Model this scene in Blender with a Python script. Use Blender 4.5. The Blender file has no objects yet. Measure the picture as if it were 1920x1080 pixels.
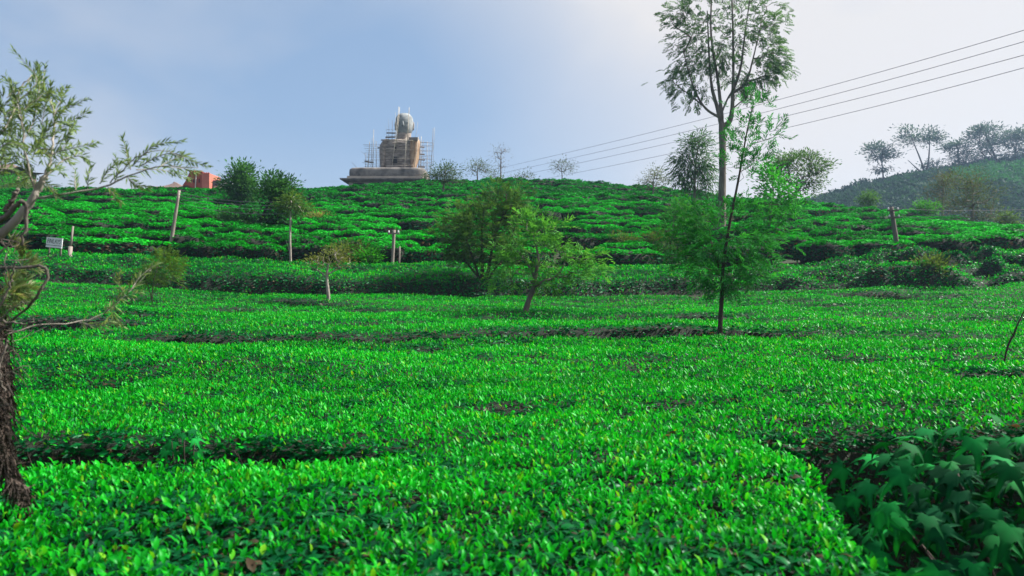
import bpy, math
import numpy as np

scene = bpy.context.scene
C = scene.collection
R = math.radians

# ------------------------------------------------------------------ camera
F = 1920 * 28.0 / 36.0          # focal length in photograph pixels
EZ = 1.65                       # eye height, metres above the near soil
cam_d = bpy.data.cameras.new('camera')
cam_d.lens = 28.0
cam_d.sensor_width = 36.0
cam_d.clip_start = 0.05
cam_d.clip_end = 8000
cam_d.dof.use_dof = True
cam_d.dof.focus_distance = 11.0
cam_d.dof.aperture_fstop = 4.0
cam = bpy.data.objects.new('camera', cam_d)
cam.location = (0, 0, EZ)
cam.rotation_euler = (R(90), 0, 0)
C.objects.link(cam)
scene.camera = cam

# ------------------------------------------------------------------ light
SUN_AZ, SUN_EL = 80.0, 46.0     # degrees right of the view direction, above the horizon
SV = (math.sin(R(SUN_AZ)) * math.cos(R(SUN_EL)), math.cos(R(SUN_AZ)) * math.cos(R(SUN_EL)), math.sin(R(SUN_EL)))
sun_d = bpy.data.lights.new('sun', 'SUN')
sun_d.energy = 5.0
sun_d.angle = R(4.0)
sun_d.color = (1.0, 0.955, 0.88)
sun = bpy.data.objects.new('sun', sun_d)
sun.rotation_euler = (R(90 - SUN_EL), 0, R(-SUN_AZ + 180))
sun.location = (30, 10, 40)
C.objects.link(sun)

world = bpy.data.worlds.new('World')
scene.world = world
world.use_nodes = True
wt = world.node_tree
wt.nodes.clear()


def wn(t, **kw):
    n = wt.nodes.new(t)
    for k, v in kw.items():
        setattr(n, k, v)
    return n


def wmath(op, a, b=None, clamp=False):
    n = wn('ShaderNodeMath', operation=op)
    n.use_clamp = clamp
    for i, v in enumerate((a, b)):
        if v is None:
            continue
        if isinstance(v, (int, float)):
            n.inputs[i].default_value = v
        else:
            wt.links.new(v, n.inputs[i])
    return n.outputs[0]


sky = wn('ShaderNodeTexSky', sky_type='NISHITA')
sky.sun_disc = False
sky.sun_elevation = R(SUN_EL)
sky.sun_rotation = R(SUN_AZ)
sky.altitude = 1800
sky.air_density = 1.0
sky.dust_density = 3.0
tc = wn('ShaderNodeTexCoord')
dot = wn('ShaderNodeVectorMath', operation='DOT_PRODUCT')
wt.links.new(tc.outputs['Generated'], dot.inputs[0])
dot.inputs[1].default_value = SV
mp = wn('ShaderNodeMapping')
mp.inputs['Scale'].default_value = (1.0, 1.0, 1.7)
mp.inputs['Location'].default_value = (7.9, 1.5, 2.2)
wt.links.new(tc.outputs['Generated'], mp.inputs['Vector'])
nz = wn('ShaderNodeTexNoise')
nz.inputs['Scale'].default_value = 2.1
nz.inputs['Detail'].default_value = 5.0
nz.inputs['Roughness'].default_value = 0.48
nz.inputs['Distortion'].default_value = 0.25
wt.links.new(mp.outputs['Vector'], nz.inputs['Vector'])
# thin cloud veil: bright around the sun, drifting patches elsewhere
glow = wn('ShaderNodeMapRange', interpolation_type='SMOOTHSTEP')
glow.inputs['From Min'].default_value = 0.16
glow.inputs['From Max'].default_value = 0.53
wt.links.new(dot.outputs['Value'], glow.inputs['Value'])
patch = wn('ShaderNodeMapRange', interpolation_type='SMOOTHSTEP')
patch.inputs['From Min'].default_value = 0.40
patch.inputs['From Max'].default_value = 0.72
wt.links.new(nz.outputs['Fac'], patch.inputs['Value'])
noff = wmath('MULTIPLY', wmath('SUBTRACT', nz.outputs['Fac'], 0.60), 0.5)
veil = wmath('ADD', wmath('MULTIPLY', glow.outputs[0], 1.0), noff)
sep = wn('ShaderNodeSeparateXYZ')
wt.links.new(tc.outputs['Generated'], sep.inputs[0])
lowh = wn('ShaderNodeMapRange', interpolation_type='SMOOTHSTEP')      # mist thickens towards the horizon all round
lowh.inputs['From Min'].default_value = 0.30; lowh.inputs['From Max'].default_value = 0.02
wt.links.new(sep.outputs['Z'], lowh.inputs['Value'])
veil = wmath('ADD', wmath('MULTIPLY', lowh.outputs[0], 0.38), veil)
veil = wmath('ADD', wmath('MULTIPLY', patch.outputs[0], 0.42), veil, clamp=True)
tint = wn('ShaderNodeMix', data_type='RGBA', blend_type='MIX')
tint.inputs['Factor'].default_value = 0.80
wt.links.new(sky.outputs['Color'], tint.inputs['A'])
tint.inputs['B'].default_value = (1.16, 1.70, 2.50, 1)      # blue-grey of the high haze, in the sky node's own units
mixc = wn('ShaderNodeMix', data_type='RGBA', blend_type='MIX')
wt.links.new(veil, mixc.inputs['Factor'])
wt.links.new(tint.outputs['Result'], mixc.inputs['A'])
mixc.inputs['B'].default_value = (3.52, 3.40, 3.38, 1)        # lit cloud
bg = wn('ShaderNodeBackground')
bg.inputs['Strength'].default_value = 0.10
wt.links.new(mixc.outputs['Result'], bg.inputs['Color'])
wo = wn('ShaderNodeOutputWorld')
wt.links.new(bg.outputs[0], wo.inputs['Surface'])

vs = scene.view_settings
vs.view_transform = 'Standard'
vs.look = 'None'
vs.gamma = 1.0
vs.use_curve_mapping = False
vs.exposure = 1.25

scene.render.engine = 'CYCLES'
cy = scene.cycles
cy.max_bounces = 6
cy.diffuse_bounces = 3
cy.glossy_bounces = 2
cy.transmission_bounces = 3
cy.transparent_max_bounces = 6
cy.volume_bounces = 0
cy.caustics_reflective = False
cy.caustics_refractive = False
cy.sample_clamp_indirect = 4.0


# ------------------------------------------------------------------ helpers
def P(px, py, d):
    """a point of the place at depth d whose direction from the eye is that of a pixel"""
    return np.array(((px - 960.0) / F * d, d, EZ + (540.0 - py) / F * d))


_tab = {}


def vnoise(x, y, seed=0):
    if seed not in _tab:
        _tab[seed] = np.random.default_rng(1000 + seed).random((128, 128))
    T = _tab[seed]
    x = np.asarray(x, float); y = np.asarray(y, float)
    xi = np.floor(x).astype(int); yi = np.floor(y).astype(int)
    fx = x - xi; fy = y - yi
    fx = fx * fx * (3 - 2 * fx); fy = fy * fy * (3 - 2 * fy)
    a = T[xi % 128, yi % 128]; b = T[(xi + 1) % 128, yi % 128]
    c = T[xi % 128, (yi + 1) % 128]; e = T[(xi + 1) % 128, (yi + 1) % 128]
    return (a * (1 - fx) + b * fx) * (1 - fy) + (c * (1 - fx) + e * fx) * fy


def fbm(x, y, seed=0, o=3):
    s = 0.0; a = 0.5; t = 0.0
    for k in range(o):
        s = s + a * vnoise(np.asarray(x) * 2 ** k, np.asarray(y) * 2 ** k, seed + k); t += a; a *= 0.5
    return s / t


def sstep(a, b, x):
    t = np.clip((np.asarray(x, float) - a) / (b - a), 0, 1)
    return t * t * (3 - 2 * t)


def norm(v):
    return v / np.maximum(np.linalg.norm(v, axis=-1, keepdims=True), 1e-9)


def mk(name, V, Fs, mat, parent=None, col=None, smooth=False, loc=None):
    """link ONE mesh object; Fs is a list of (n,k) index arrays"""
    V = np.asarray(V, float)
    me = bpy.data.meshes.new(name)
    Fs = [np.asarray(f, np.int32) for f in Fs if len(f)]
    loops = np.concatenate([f.ravel() for f in Fs])
    tot = np.concatenate([np.full(len(f), f.shape[1], np.int32) for f in Fs])
    start = np.concatenate([[0], np.cumsum(tot)[:-1]]).astype(np.int32)
    me.vertices.add(len(V)); me.loops.add(len(loops)); me.polygons.add(len(tot))
    me.vertices.foreach_set('co', V.astype(np.float32).ravel())
    me.loops.foreach_set('vertex_index', loops)
    me.polygons.foreach_set('loop_start', start)
    me.polygons.foreach_set('loop_total', tot)
    me.polygons.foreach_set('use_smooth', np.full(len(tot), bool(smooth or col is not None)))
    if col is not None:
        at = me.color_attributes.new('Col', 'FLOAT_COLOR', 'POINT')
        c4 = np.ones((len(V), 4), np.float32); c4[:, :3] = col
        at.data.foreach_set('color', c4.ravel())
    me.update(calc_edges=True)
    me.materials.append(mat)
    o = bpy.data.objects.new(name, me)
    C.objects.link(o)
    if parent is not None:
        o.parent = parent
    if loc is not None:
        o.location = loc
    return o


def tag(o, label, cat=None, group=None, kind=None):
    o['label'] = label
    if cat: o['category'] = cat
    if group: o['group'] = group
    if kind: o['kind'] = kind
    return o


def root(name, loc, label, cat, group=None, kind=None):
    o = bpy.data.objects.new(name, None)
    o.location = tuple(float(v) for v in loc)
    o.empty_display_size = 0.2
    C.objects.link(o)
    return tag(o, label, cat, group, kind)


class MB:
    """collects simple shapes into one mesh"""
    def __init__(s):
        s.V = []; s.T = []; s.Q = []; s.n = 0

    def add(s, v, tris=None, quads=None):
        v = np.asarray(v, float)
        s.V.append(v)
        if tris is not None and len(tris): s.T.append(np.asarray(tris) + s.n)
        if quads is not None and len(quads): s.Q.append(np.asarray(quads) + s.n)
        s.n += len(v)

    def box(s, a, b, taper=None):
        (x0, y0, z0), (x1, y1, z1) = a, b
        v = np.array([(x0, y0, z0), (x1, y0, z0), (x1, y1, z0), (x0, y1, z0), (x0, y0, z1), (x1, y0, z1), (x1, y1, z1), (x0, y1, z1)], float)
        if taper:                       # grow the bottom or top by metres
            cx, cyy = (x0 + x1) / 2, (y0 + y1) / 2
            for i in range(4, 8):
                v[i, 0] += math.copysign(taper, v[i, 0] - cx); v[i, 1] += math.copysign(taper, v[i, 1] - cyy)
        s.add(v, quads=[(0, 3, 2, 1), (4, 5, 6, 7), (0, 1, 5, 4), (1, 2, 6, 5), (2, 3, 7, 6), (3, 0, 4, 7)])

    def tube(s, pts, rad, n=8, cap=True, rough=0.0, rng=None):
        pts = np.asarray(pts, float); m = len(pts)
        rad = np.broadcast_to(np.asarray(rad, float), (m,))
        tg = np.gradient(pts, axis=0); tg = norm(tg)
        up = np.array((0.31, 0.87, 0.37))
        a = norm(np.cross(tg, up)); b = np.cross(tg, a)
        th = np.arange(n) / n * 2 * math.pi
        rr = rad[:, None] * np.ones((1, n))
        if rough and rng is not None:
            rr = rr * (1 + rough * (rng.random((m, n)) - 0.5) * 2)
        v = pts[:, None, :] + rr[:, :, None] * (np.cos(th)[None, :, None] * a[:, None, :] + np.sin(th)[None, :, None] * b[:, None, :])
        i = np.arange(m - 1)[:, None] * n; j = np.arange(n)[None, :]; j2 = (j + 1) % n
        q = np.stack([i + j, i + j2, i + n + j2, i + n + j], -1).reshape(-1, 4)
        v = v.reshape(-1, 3)
        t = []
        if cap:
            v = np.concatenate([v, pts[:1], pts[-1:]])
            k0, k1 = m * n, m * n + 1
            t = [(k0, (jj + 1) % n, jj) for jj in range(n)] + [(k1, (m - 1) * n + jj, (m - 1) * n + (jj + 1) % n) for jj in range(n)]
        s.add(v, tris=t, quads=q)

    def sticks(s, p0, p1, r0, r1, n=4):
        p0 = np.asarray(p0, float); p1 = np.asarray(p1, float)
        k = len(p0)
        if not k: return
        t = norm(p1 - p0)
        a = norm(np.cross(t, np.array((0.2, 0.93, 0.31)))); b = np.cross(t, a)
        th = np.arange(n) / n * 2 * math.pi
        ring = np.cos(th)[None, :, None] * a[:, None, :] + np.sin(th)[None, :, None] * b[:, None, :]
        r0 = np.broadcast_to(r0, (k,)); r1 = np.broadcast_to(r1, (k,))
        v = np.concatenate([p0[:, None] + ring * r0[:, None, None], p1[:, None] + ring * r1[:, None, None]], 1).reshape(-1, 3)
        base = (np.arange(k) * 2 * n)[:, None]; j = np.arange(n)[None, :]; j2 = (j + 1) % n
        q = np.stack([base + j, base + j2, base + n + j2, base + n + j], -1).reshape(-1, 4)
        s.add(v, quads=q)

    def build(s, name, mat, parent=None, smooth=False, org=None):
        V = np.concatenate(s.V)
        if org is not None:
            V = V - np.asarray(org)
        fs = []
        if s.Q: fs.append(np.concatenate(s.Q))
        if s.T: fs.append(np.concatenate(s.T))
        return mk(name, V, fs, mat, parent, smooth=smooth)


def blades(pos, dr, nr, L, W, lod=0, droop=0.12, fold=0.12):
    """leaf blades: lod 0 = two triangles folded on the midrib, 1 = eight with a curved midrib"""
    dr = norm(dr)
    sd = norm(np.cross(dr, nr)); nr = np.cross(sd, dr)
    L = np.asarray(L)[:, None]; W = np.asarray(W)[:, None] * 0.5
    k = len(pos); i = np.arange(k)[:, None]
    if lod == 0:
        up = nr * W * fold * 2
        v = np.stack([pos, pos + dr * L * 0.45 + sd * W + up, pos + dr * L - nr * L * droop, pos + dr * L * 0.45 - sd * W + up], 1)
        t = np.concatenate([i * 4 + np.array([[0, 1, 2]]), i * 4 + np.array([[0, 2, 3]])])
        return v.reshape(-1, 3), [t], 4
    up = nr * W * fold * 2.2
    m = lambda f: pos + dr * L * f + nr * L * (0.10 * math.sin(f * 3.1) - droop * f * f)
    v = np.stack([pos, m(0.36), m(0.7), m(1.0),
                  m(0.30) + sd * W * 0.92 + up, m(0.66) + sd * W * 0.78 + up,
                  m(0.30) - sd * W * 0.92 + up, m(0.66) - sd * W * 0.78 + up], 1)
    t = np.concatenate([i * 8 + np.array([a]) for a in ((0, 4, 1), (0, 1, 6), (5, 3, 2), (7, 2, 3))])
    q = np.concatenate([i * 8 + np.array([a]) for a in ((4, 5, 2, 1), (6, 1, 2, 7))])
    return v.reshape(-1, 3), [q, t], 8


# ------------------------------------------------------------------ materials
def material(name):
    m = bpy.data.materials.new(name)
    m.use_nodes = True
    nt = m.node_tree
    return m, nt, nt.nodes['Principled BSDF'], nt.nodes['Material Output']


def leaf_mat(name, rough=0.42, trans=0.35, spec=0.5, tgain=(1.5, 1.25, 0.6), obj_var=0.0, stint=(0.32, 0.85, 0.50, 1)):
    m, nt, p, out = material(name)
    a = nt.nodes.new('ShaderNodeAttribute'); a.attribute_name = 'Col'
    src = a.outputs['Color']
    if obj_var:
        oi = nt.nodes.new('ShaderNodeObjectInfo')
        mr = nt.nodes.new('ShaderNodeMapRange')
        mr.inputs['To Min'].default_value = 1 - obj_var; mr.inputs['To Max'].default_value = 1 + obj_var
        nt.links.new(oi.outputs['Random'], mr.inputs['Value'])
        mu = nt.nodes.new('ShaderNodeVectorMath'); mu.operation = 'SCALE'
        nt.links.new(src, mu.inputs[0]); nt.links.new(mr.outputs[0], mu.inputs['Scale'])
        src = mu.outputs[0]
    nt.links.new(src, p.inputs['Base Color'])
    p.inputs['Roughness'].default_value = rough
    p.inputs['Specular IOR Level'].default_value = spec
    p.inputs['Specular Tint'].default_value = stint
    tl = nt.nodes.new('ShaderNodeBsdfTranslucent')
    tm = nt.nodes.new('ShaderNodeVectorMath'); tm.operation = 'MULTIPLY'
    nt.links.new(src, tm.inputs[0]); tm.inputs[1].default_value = tgain
    nt.links.new(tm.outputs[0], tl.inputs['Color'])
    mx = nt.nodes.new('ShaderNodeMixShader'); mx.inputs[0].default_value = trans
    nt.links.new(p.outputs[0], mx.inputs[1]); nt.links.new(tl.outputs[0], mx.inputs[2])
    nt.links.new(mx.outputs[0], out.inputs['Surface'])
    return m


def rough_mat(name, c0, c1, scale=3.0, rough=0.85, bump=0.3, detail=6, c2=None, stretch=(1, 1, 1), bscale=None, spec=0.3, metal=0.0):
    """two or three tone noise colour with fine relief"""
    m, nt, p, out = material(name)
    t = nt.nodes.new('ShaderNodeTexCoord'); mpn = nt.nodes.new('ShaderNodeMapping')
    mpn.inputs['Scale'].default_value = stretch
    nt.links.new(t.outputs['Object'], mpn.inputs['Vector'])
    n = nt.nodes.new('ShaderNodeTexNoise')
    n.inputs['Scale'].default_value = scale; n.inputs['Detail'].default_value = detail; n.inputs['Roughness'].default_value = 0.62
    nt.links.new(mpn.outputs[0], n.inputs['Vector'])
    cr = nt.nodes.new('ShaderNodeValToRGB')
    cr.color_ramp.elements[0].position = 0.32; cr.color_ramp.elements[0].color = (*c0, 1)
    cr.color_ramp.elements[1].position = 0.68; cr.color_ramp.elements[1].color = (*c1, 1)
    if c2:
        e = cr.color_ramp.elements.new(0.82); e.color = (*c2, 1)
    nt.links.new(n.outputs['Fac'], cr.inputs[0])
    nt.links.new(cr.outputs[0], p.inputs['Base Color'])
    p.inputs['Roughness'].default_value = rough
    p.inputs['Specular IOR Level'].default_value = spec
    p.inputs['Metallic'].default_value = metal
    if bump:
        n2 = nt.nodes.new('ShaderNodeTexNoise')
        n2.inputs['Scale'].default_value = bscale or scale * 5; n2.inputs['Detail'].default_value = 4
        nt.links.new(mpn.outputs[0], n2.inputs['Vector'])
        b = nt.nodes.new('ShaderNodeBump'); b.inputs['Strength'].default_value = bump; b.inputs['Distance'].default_value = 0.05
        nt.links.new(n2.outputs['Fac'], b.inputs['Height']); nt.links.new(b.outputs[0], p.inputs['Normal'])
    return m


M = {}
M['tea'] = leaf_mat('tea_leaf', 0.38, 0.38, 0.15, stint=(0.55, 0.95, 0.75, 1))
M['tea_hill'] = leaf_mat('tea_leaf_hill', 0.6, 0.30, 0.08, obj_var=0.45)
M['tree_leaf'] = leaf_mat('tree_leaf', 0.6, 0.42, 0.15, (1.35, 1.3, 0.6))
M['broad_leaf'] = leaf_mat('broad_leaf', 0.7, 0.22, 0.10, (1.2, 1.4, 0.5), obj_var=0.40)
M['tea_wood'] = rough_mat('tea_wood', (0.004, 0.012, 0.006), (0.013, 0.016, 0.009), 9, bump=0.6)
M['soil'] = rough_mat('soil', (0.010, 0.011, 0.007), (0.022, 0.020, 0.013), 2.5, bump=0.6, c2=(0.03, 0.06, 0.014))
M['hill_soil'] = rough_mat('hill_soil', (0.014, 0.034, 0.012), (0.034, 0.032, 0.018), 0.7, bump=0.5, c2=(0.03, 0.085, 0.016))
M['far_hill'] = rough_mat('far_hill', (0.020, 0.050, 0.026), (0.045, 0.105, 0.035), 0.035, bump=0.5, detail=9, c2=(0.05, 0.15, 0.035), bscale=0.3)
M['bark'] = rough_mat('bark', (0.055, 0.045, 0.038), (0.19, 0.165, 0.14), 4, bump=0.8, stretch=(1, 1, 0.25), bscale=14)
M['bark_pale'] = rough_mat('bark_pale', (0.16, 0.14, 0.12), (0.42, 0.38, 0.33), 5, bump=0.5, stretch=(1, 1, 0.3), bscale=16)
M['bark_dark'] = rough_mat('bark_dark', (0.018, 0.014, 0.012), (0.06, 0.046, 0.036), 6, bump=0.8, stretch=(1, 1, 0.3), bscale=20)
M['bark_shaggy'] = rough_mat('bark_shaggy', (0.024, 0.018, 0.014), (0.11, 0.082, 0.066), 14, bump=1.0, c2=(0.20, 0.16, 0.13), bscale=60)
M['concrete'] = rough_mat('concrete', (0.12, 0.135, 0.145), (0.31, 0.33, 0.335), 1.3, bump=0.3, bscale=3, detail=8)
M['masonry'] = rough_mat('masonry', (0.10, 0.083, 0.072), (0.33, 0.28, 0.245), 1.5, bump=0.5, stretch=(1, 1, 2.2), bscale=2.2, detail=9, c2=(0.36, 0.30, 0.25))
M['brick_raw'] = rough_mat('brick_raw', (0.20, 0.12, 0.07), (0.42, 0.30, 0.20), 0.9, bump=0.9, bscale=2.5, detail=8, c2=(0.5, 0.42, 0.33))
M['weathered'] = rough_mat('weathered', (0.045, 0.042, 0.041), (0.26, 0.235, 0.215), 0.85, bump=0.4, detail=9, c2=(0.36, 0.33, 0.31), bscale=2)
M['plinth'] = rough_mat('plinth', (0.24, 0.21, 0.18), (0.40, 0.36, 0.31), 0.6, bump=0.3, bscale=3)
M['void'] = rough_mat('void', (0.012, 0.011, 0.010), (0.025, 0.022, 0.020), 2, bump=0.2)
M['bamboo'] = rough_mat('bamboo', (0.33, 0.29, 0.23), (0.62, 0.57, 0.48), 1.2, bump=0.2)
M['bamboo_grey'] = rough_mat('bamboo_grey', (0.15, 0.135, 0.12), (0.30, 0.27, 0.23), 1.2, bump=0.2)
M['plank'] = rough_mat('plank', (0.11, 0.10, 0.09), (0.24, 0.21, 0.18), 1.5, bump=0.3)
M['red_tile'] = rough_mat('red_tile', (0.22, 0.045, 0.028), (0.34, 0.080, 0.048), 0.8, bump=0.4, detail=8, bscale=6)
M['salmon'] = rough_mat('salmon', (0.38, 0.115, 0.08), (0.48, 0.17, 0.12), 0.9, bump=0.2)
M['brown_tile'] = rough_mat('brown_tile', (0.09, 0.065, 0.058), (0.19, 0.13, 0.11), 1.2, bump=0.5, bscale=8)
M['slate'] = rough_mat('slate', (0.045, 0.055, 0.08), (0.09, 0.105, 0.14), 1.2, bump=0.3)
M['cream_wall'] = rough_mat('cream_wall', (0.42, 0.42, 0.37), (0.58, 0.57, 0.50), 1.0, bump=0.15)
M['pole'] = rough_mat('pole_wood', (0.14, 0.12, 0.105), (0.29, 0.25, 0.22), 2.0, bump=0.3, stretch=(3, 3, 0.4))
M['pole_dark'] = rough_mat('pole_dark', (0.07, 0.06, 0.055), (0.15, 0.13, 0.12), 2.0, bump=0.3, stretch=(3, 3, 0.4))
M['porcelain'] = rough_mat('porcelain', (0.5, 0.5, 0.5), (0.7, 0.7, 0.7), 4, rough=0.25, bump=0.0)
M['wire'] = rough_mat('wire_metal', (0.08, 0.085, 0.10), (0.12, 0.125, 0.15), 4, rough=0.7, bump=0.0, metal=0.0)
M['sign_white'] = rough_mat('sign_white', (0.58, 0.60, 0.62), (0.72, 0.73, 0.76), 3, rough=0.6, bump=0.05)
M['sign_ink'] = rough_mat('sign_ink', (0.02, 0.03, 0.035), (0.03, 0.05, 0.055), 3, rough=0.6, bump=0.0)

# ------------------------------------------------------------------ the lie of the land
_d = np.linspace(0, 36, 721)
_z = np.interp(_d, [0, 2.3, 4, 8, 13, 18, 22, 26, 30], [-.82, -.82, -.80, -.86, -.87, -.83, -.77, -.62, -.34])
_k = np.ones(41) / 41
_z = np.convolve(np.pad(_z, 20, mode='edge'), _k, 'valid')

_rx = np.array([-1400, -300, 0, 150, 300, 430, 560, 640, 720, 800, 950, 1050, 1150, 1250, 1350, 1450, 1550, 1650, 1750, 1850, 1920, 2200, 3300])
_ry = np.array([400, 376, 370, 368, 366, 367, 367, 362, 355, 349, 345, 347, 354, 366, 380, 390, 400, 410, 421, 435, 444, 476, 500]) + 5.0
_ru = (_rx - 960) / F
_fx = np.array([1100, 1300, 1400, 1500, 1560, 1604, 1653, 1693, 1738, 1793, 1849, 1920, 2200, 2600, 3400])
_fy = np.array([560, 480, 425, 388, 368, 353, 342, 332, 323, 314, 310, 305, 292, 300, 340])
_fu = (_fx - 960) / F


def cross(X, Y):
    s = np.clip(Y / 30.0, 0, 1.2) ** 1.5
    return s * np.where(X > 0, 0.5 * (np.clip(X, 0, 34) / 19) ** 2, 0.5 * (np.clip(-X, 0, 30) / 17) ** 2)


def field_top(X, Y):
    """height of the clipped tea table below the bank"""
    return EZ + np.interp(Y, _d, _z) + cross(X, Y)


def ridge_R(u):
    return np.interp(u, [-0.9, -0.3, -0.1, 0.1, 0.25, 0.4, 0.7], [84, 90, 96, 96, 84, 66, 58])


def hill(X, Y):
    u = np.clip(X / np.maximum(Y, 5), -0.95, 0.95)
    Rr = ridge_R(u)
    zr = EZ + (540 - np.interp(u, _ru, _ry)) / F * Rr
    z37 = EZ + 0.75 + cross(X, np.full_like(np.asarray(X, float), 30.0)) * 0.9
    t = (Y - 37) / (Rr - 37)
    tc_ = np.clip(t, 0, 1)
    z = z37 + (zr - z37) * (1.10 * tc_ - 0.10 * tc_ * tc_)
    back = np.interp(u, [-0.9, 0.15, 0.32, 0.9], [0.05, 0.05, -0.22, -0.25])
    z = z + np.clip(Y - Rr, 0, 45) * back
    z = z - np.clip(Y - Rr - 45, 0, 400) * 0.09
    z = z + (fbm(X * 0.09, Y * 0.09, 40) - 0.5) * 0.9 * sstep(0.02, 0.2, t) * (1 - 0.6 * sstep(0.9, 1.0, t))
    return z


def soil(X, Y):
    X = np.asarray(X, float); Y = np.asarray(Y, float)
    a = field_top(X, np.clip(Y, 0, 30)) - 0.85
    b = EZ - 0.45 + cross(X, np.full_like(X, 30.0)) + (np.clip(Y, 31, 37) - 31) * 0.20
    w = sstep(30.4, 31.2, Y)
    z = a * (1 - w) + b * w
    h = hill(X, np.maximum(Y, 37))
    w2 = sstep(35.8, 37.2, Y)
    z = z * (1 - w2) + h * w2
    return z


def far_z(X, Y):
    u = np.clip(X / np.maximum(Y, 5), 0.0, 1.6)
    zr = EZ + (540 - np.interp(u, _fu, _fy)) / F * 260
    t = (Y - 105) / 155.0
    z = -9 + (zr + 9) * sstep(-0.05, 1.12, t) / sstep(-0.05, 1.12, 1.0)
    z = np.where(Y > 260, zr - (Y - 260) * 0.12, z)
    return z + (fbm(X * 0.03, Y * 0.03, 60) - 0.5) * 5 * sstep(0.15, 0.5, t)


def grid(name, xs, ys, zf, mat, label):
    XX, YY = np.meshgrid(xs, ys)
    ZZ = zf(XX, YY)
    V = np.stack([XX, YY, ZZ], -1).reshape(-1, 3)
    ny, nx = XX.shape
    i = np.arange(ny - 1)[:, None] * nx + np.arange(nx - 1)[None, :]
    q = np.stack([i, i + 1, i + nx + 1, i + nx], -1).reshape(-1, 4)
    o = mk(name, V, [q], mat, smooth=True)
    return tag(o, label, kind='structure')


def spread(lo, hi, n, p):
    s = np.linspace(-1, 1, n)
    t = np.sign(s) * np.abs(s) ** p
    return np.where(t < 0, -t * lo, t * hi)


near_x = spread(-70, 70, 161, 1.8)
grid('ground', near_x, np.concatenate([np.linspace(-40, 0, 10), np.linspace(0.6, 36.6, 110)]), soil, M['soil'], 'brown soil under and between the tea beds')
grid('hillside', spread(-700, 700, 221, 2.2), np.concatenate([np.linspace(36.6, 140, 130), np.geomspace(143, 2500, 30)]),
     lambda X, Y: np.where(Y > 200, soil(X, np.minimum(Y, 200)) - (Y - 200) * 0.02, soil(X, Y)), M['hill_soil'], 'earth and grass of the hillside between tea bushes')
grid('far_hill', np.linspace(20, 560, 150), np.linspace(105, 420, 90), far_z, M['far_hill'], 'hazy wooded hill rising behind the tea slope')

# ------------------------------------------------------------------ tea beds
# paths between the beds, each a dip cut through the clipped tea table
def gapfun(c, w, edge=0.14):
    return lambda X, Y: 1 - sstep(w - edge, w + edge, np.abs(Y - c))


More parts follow.
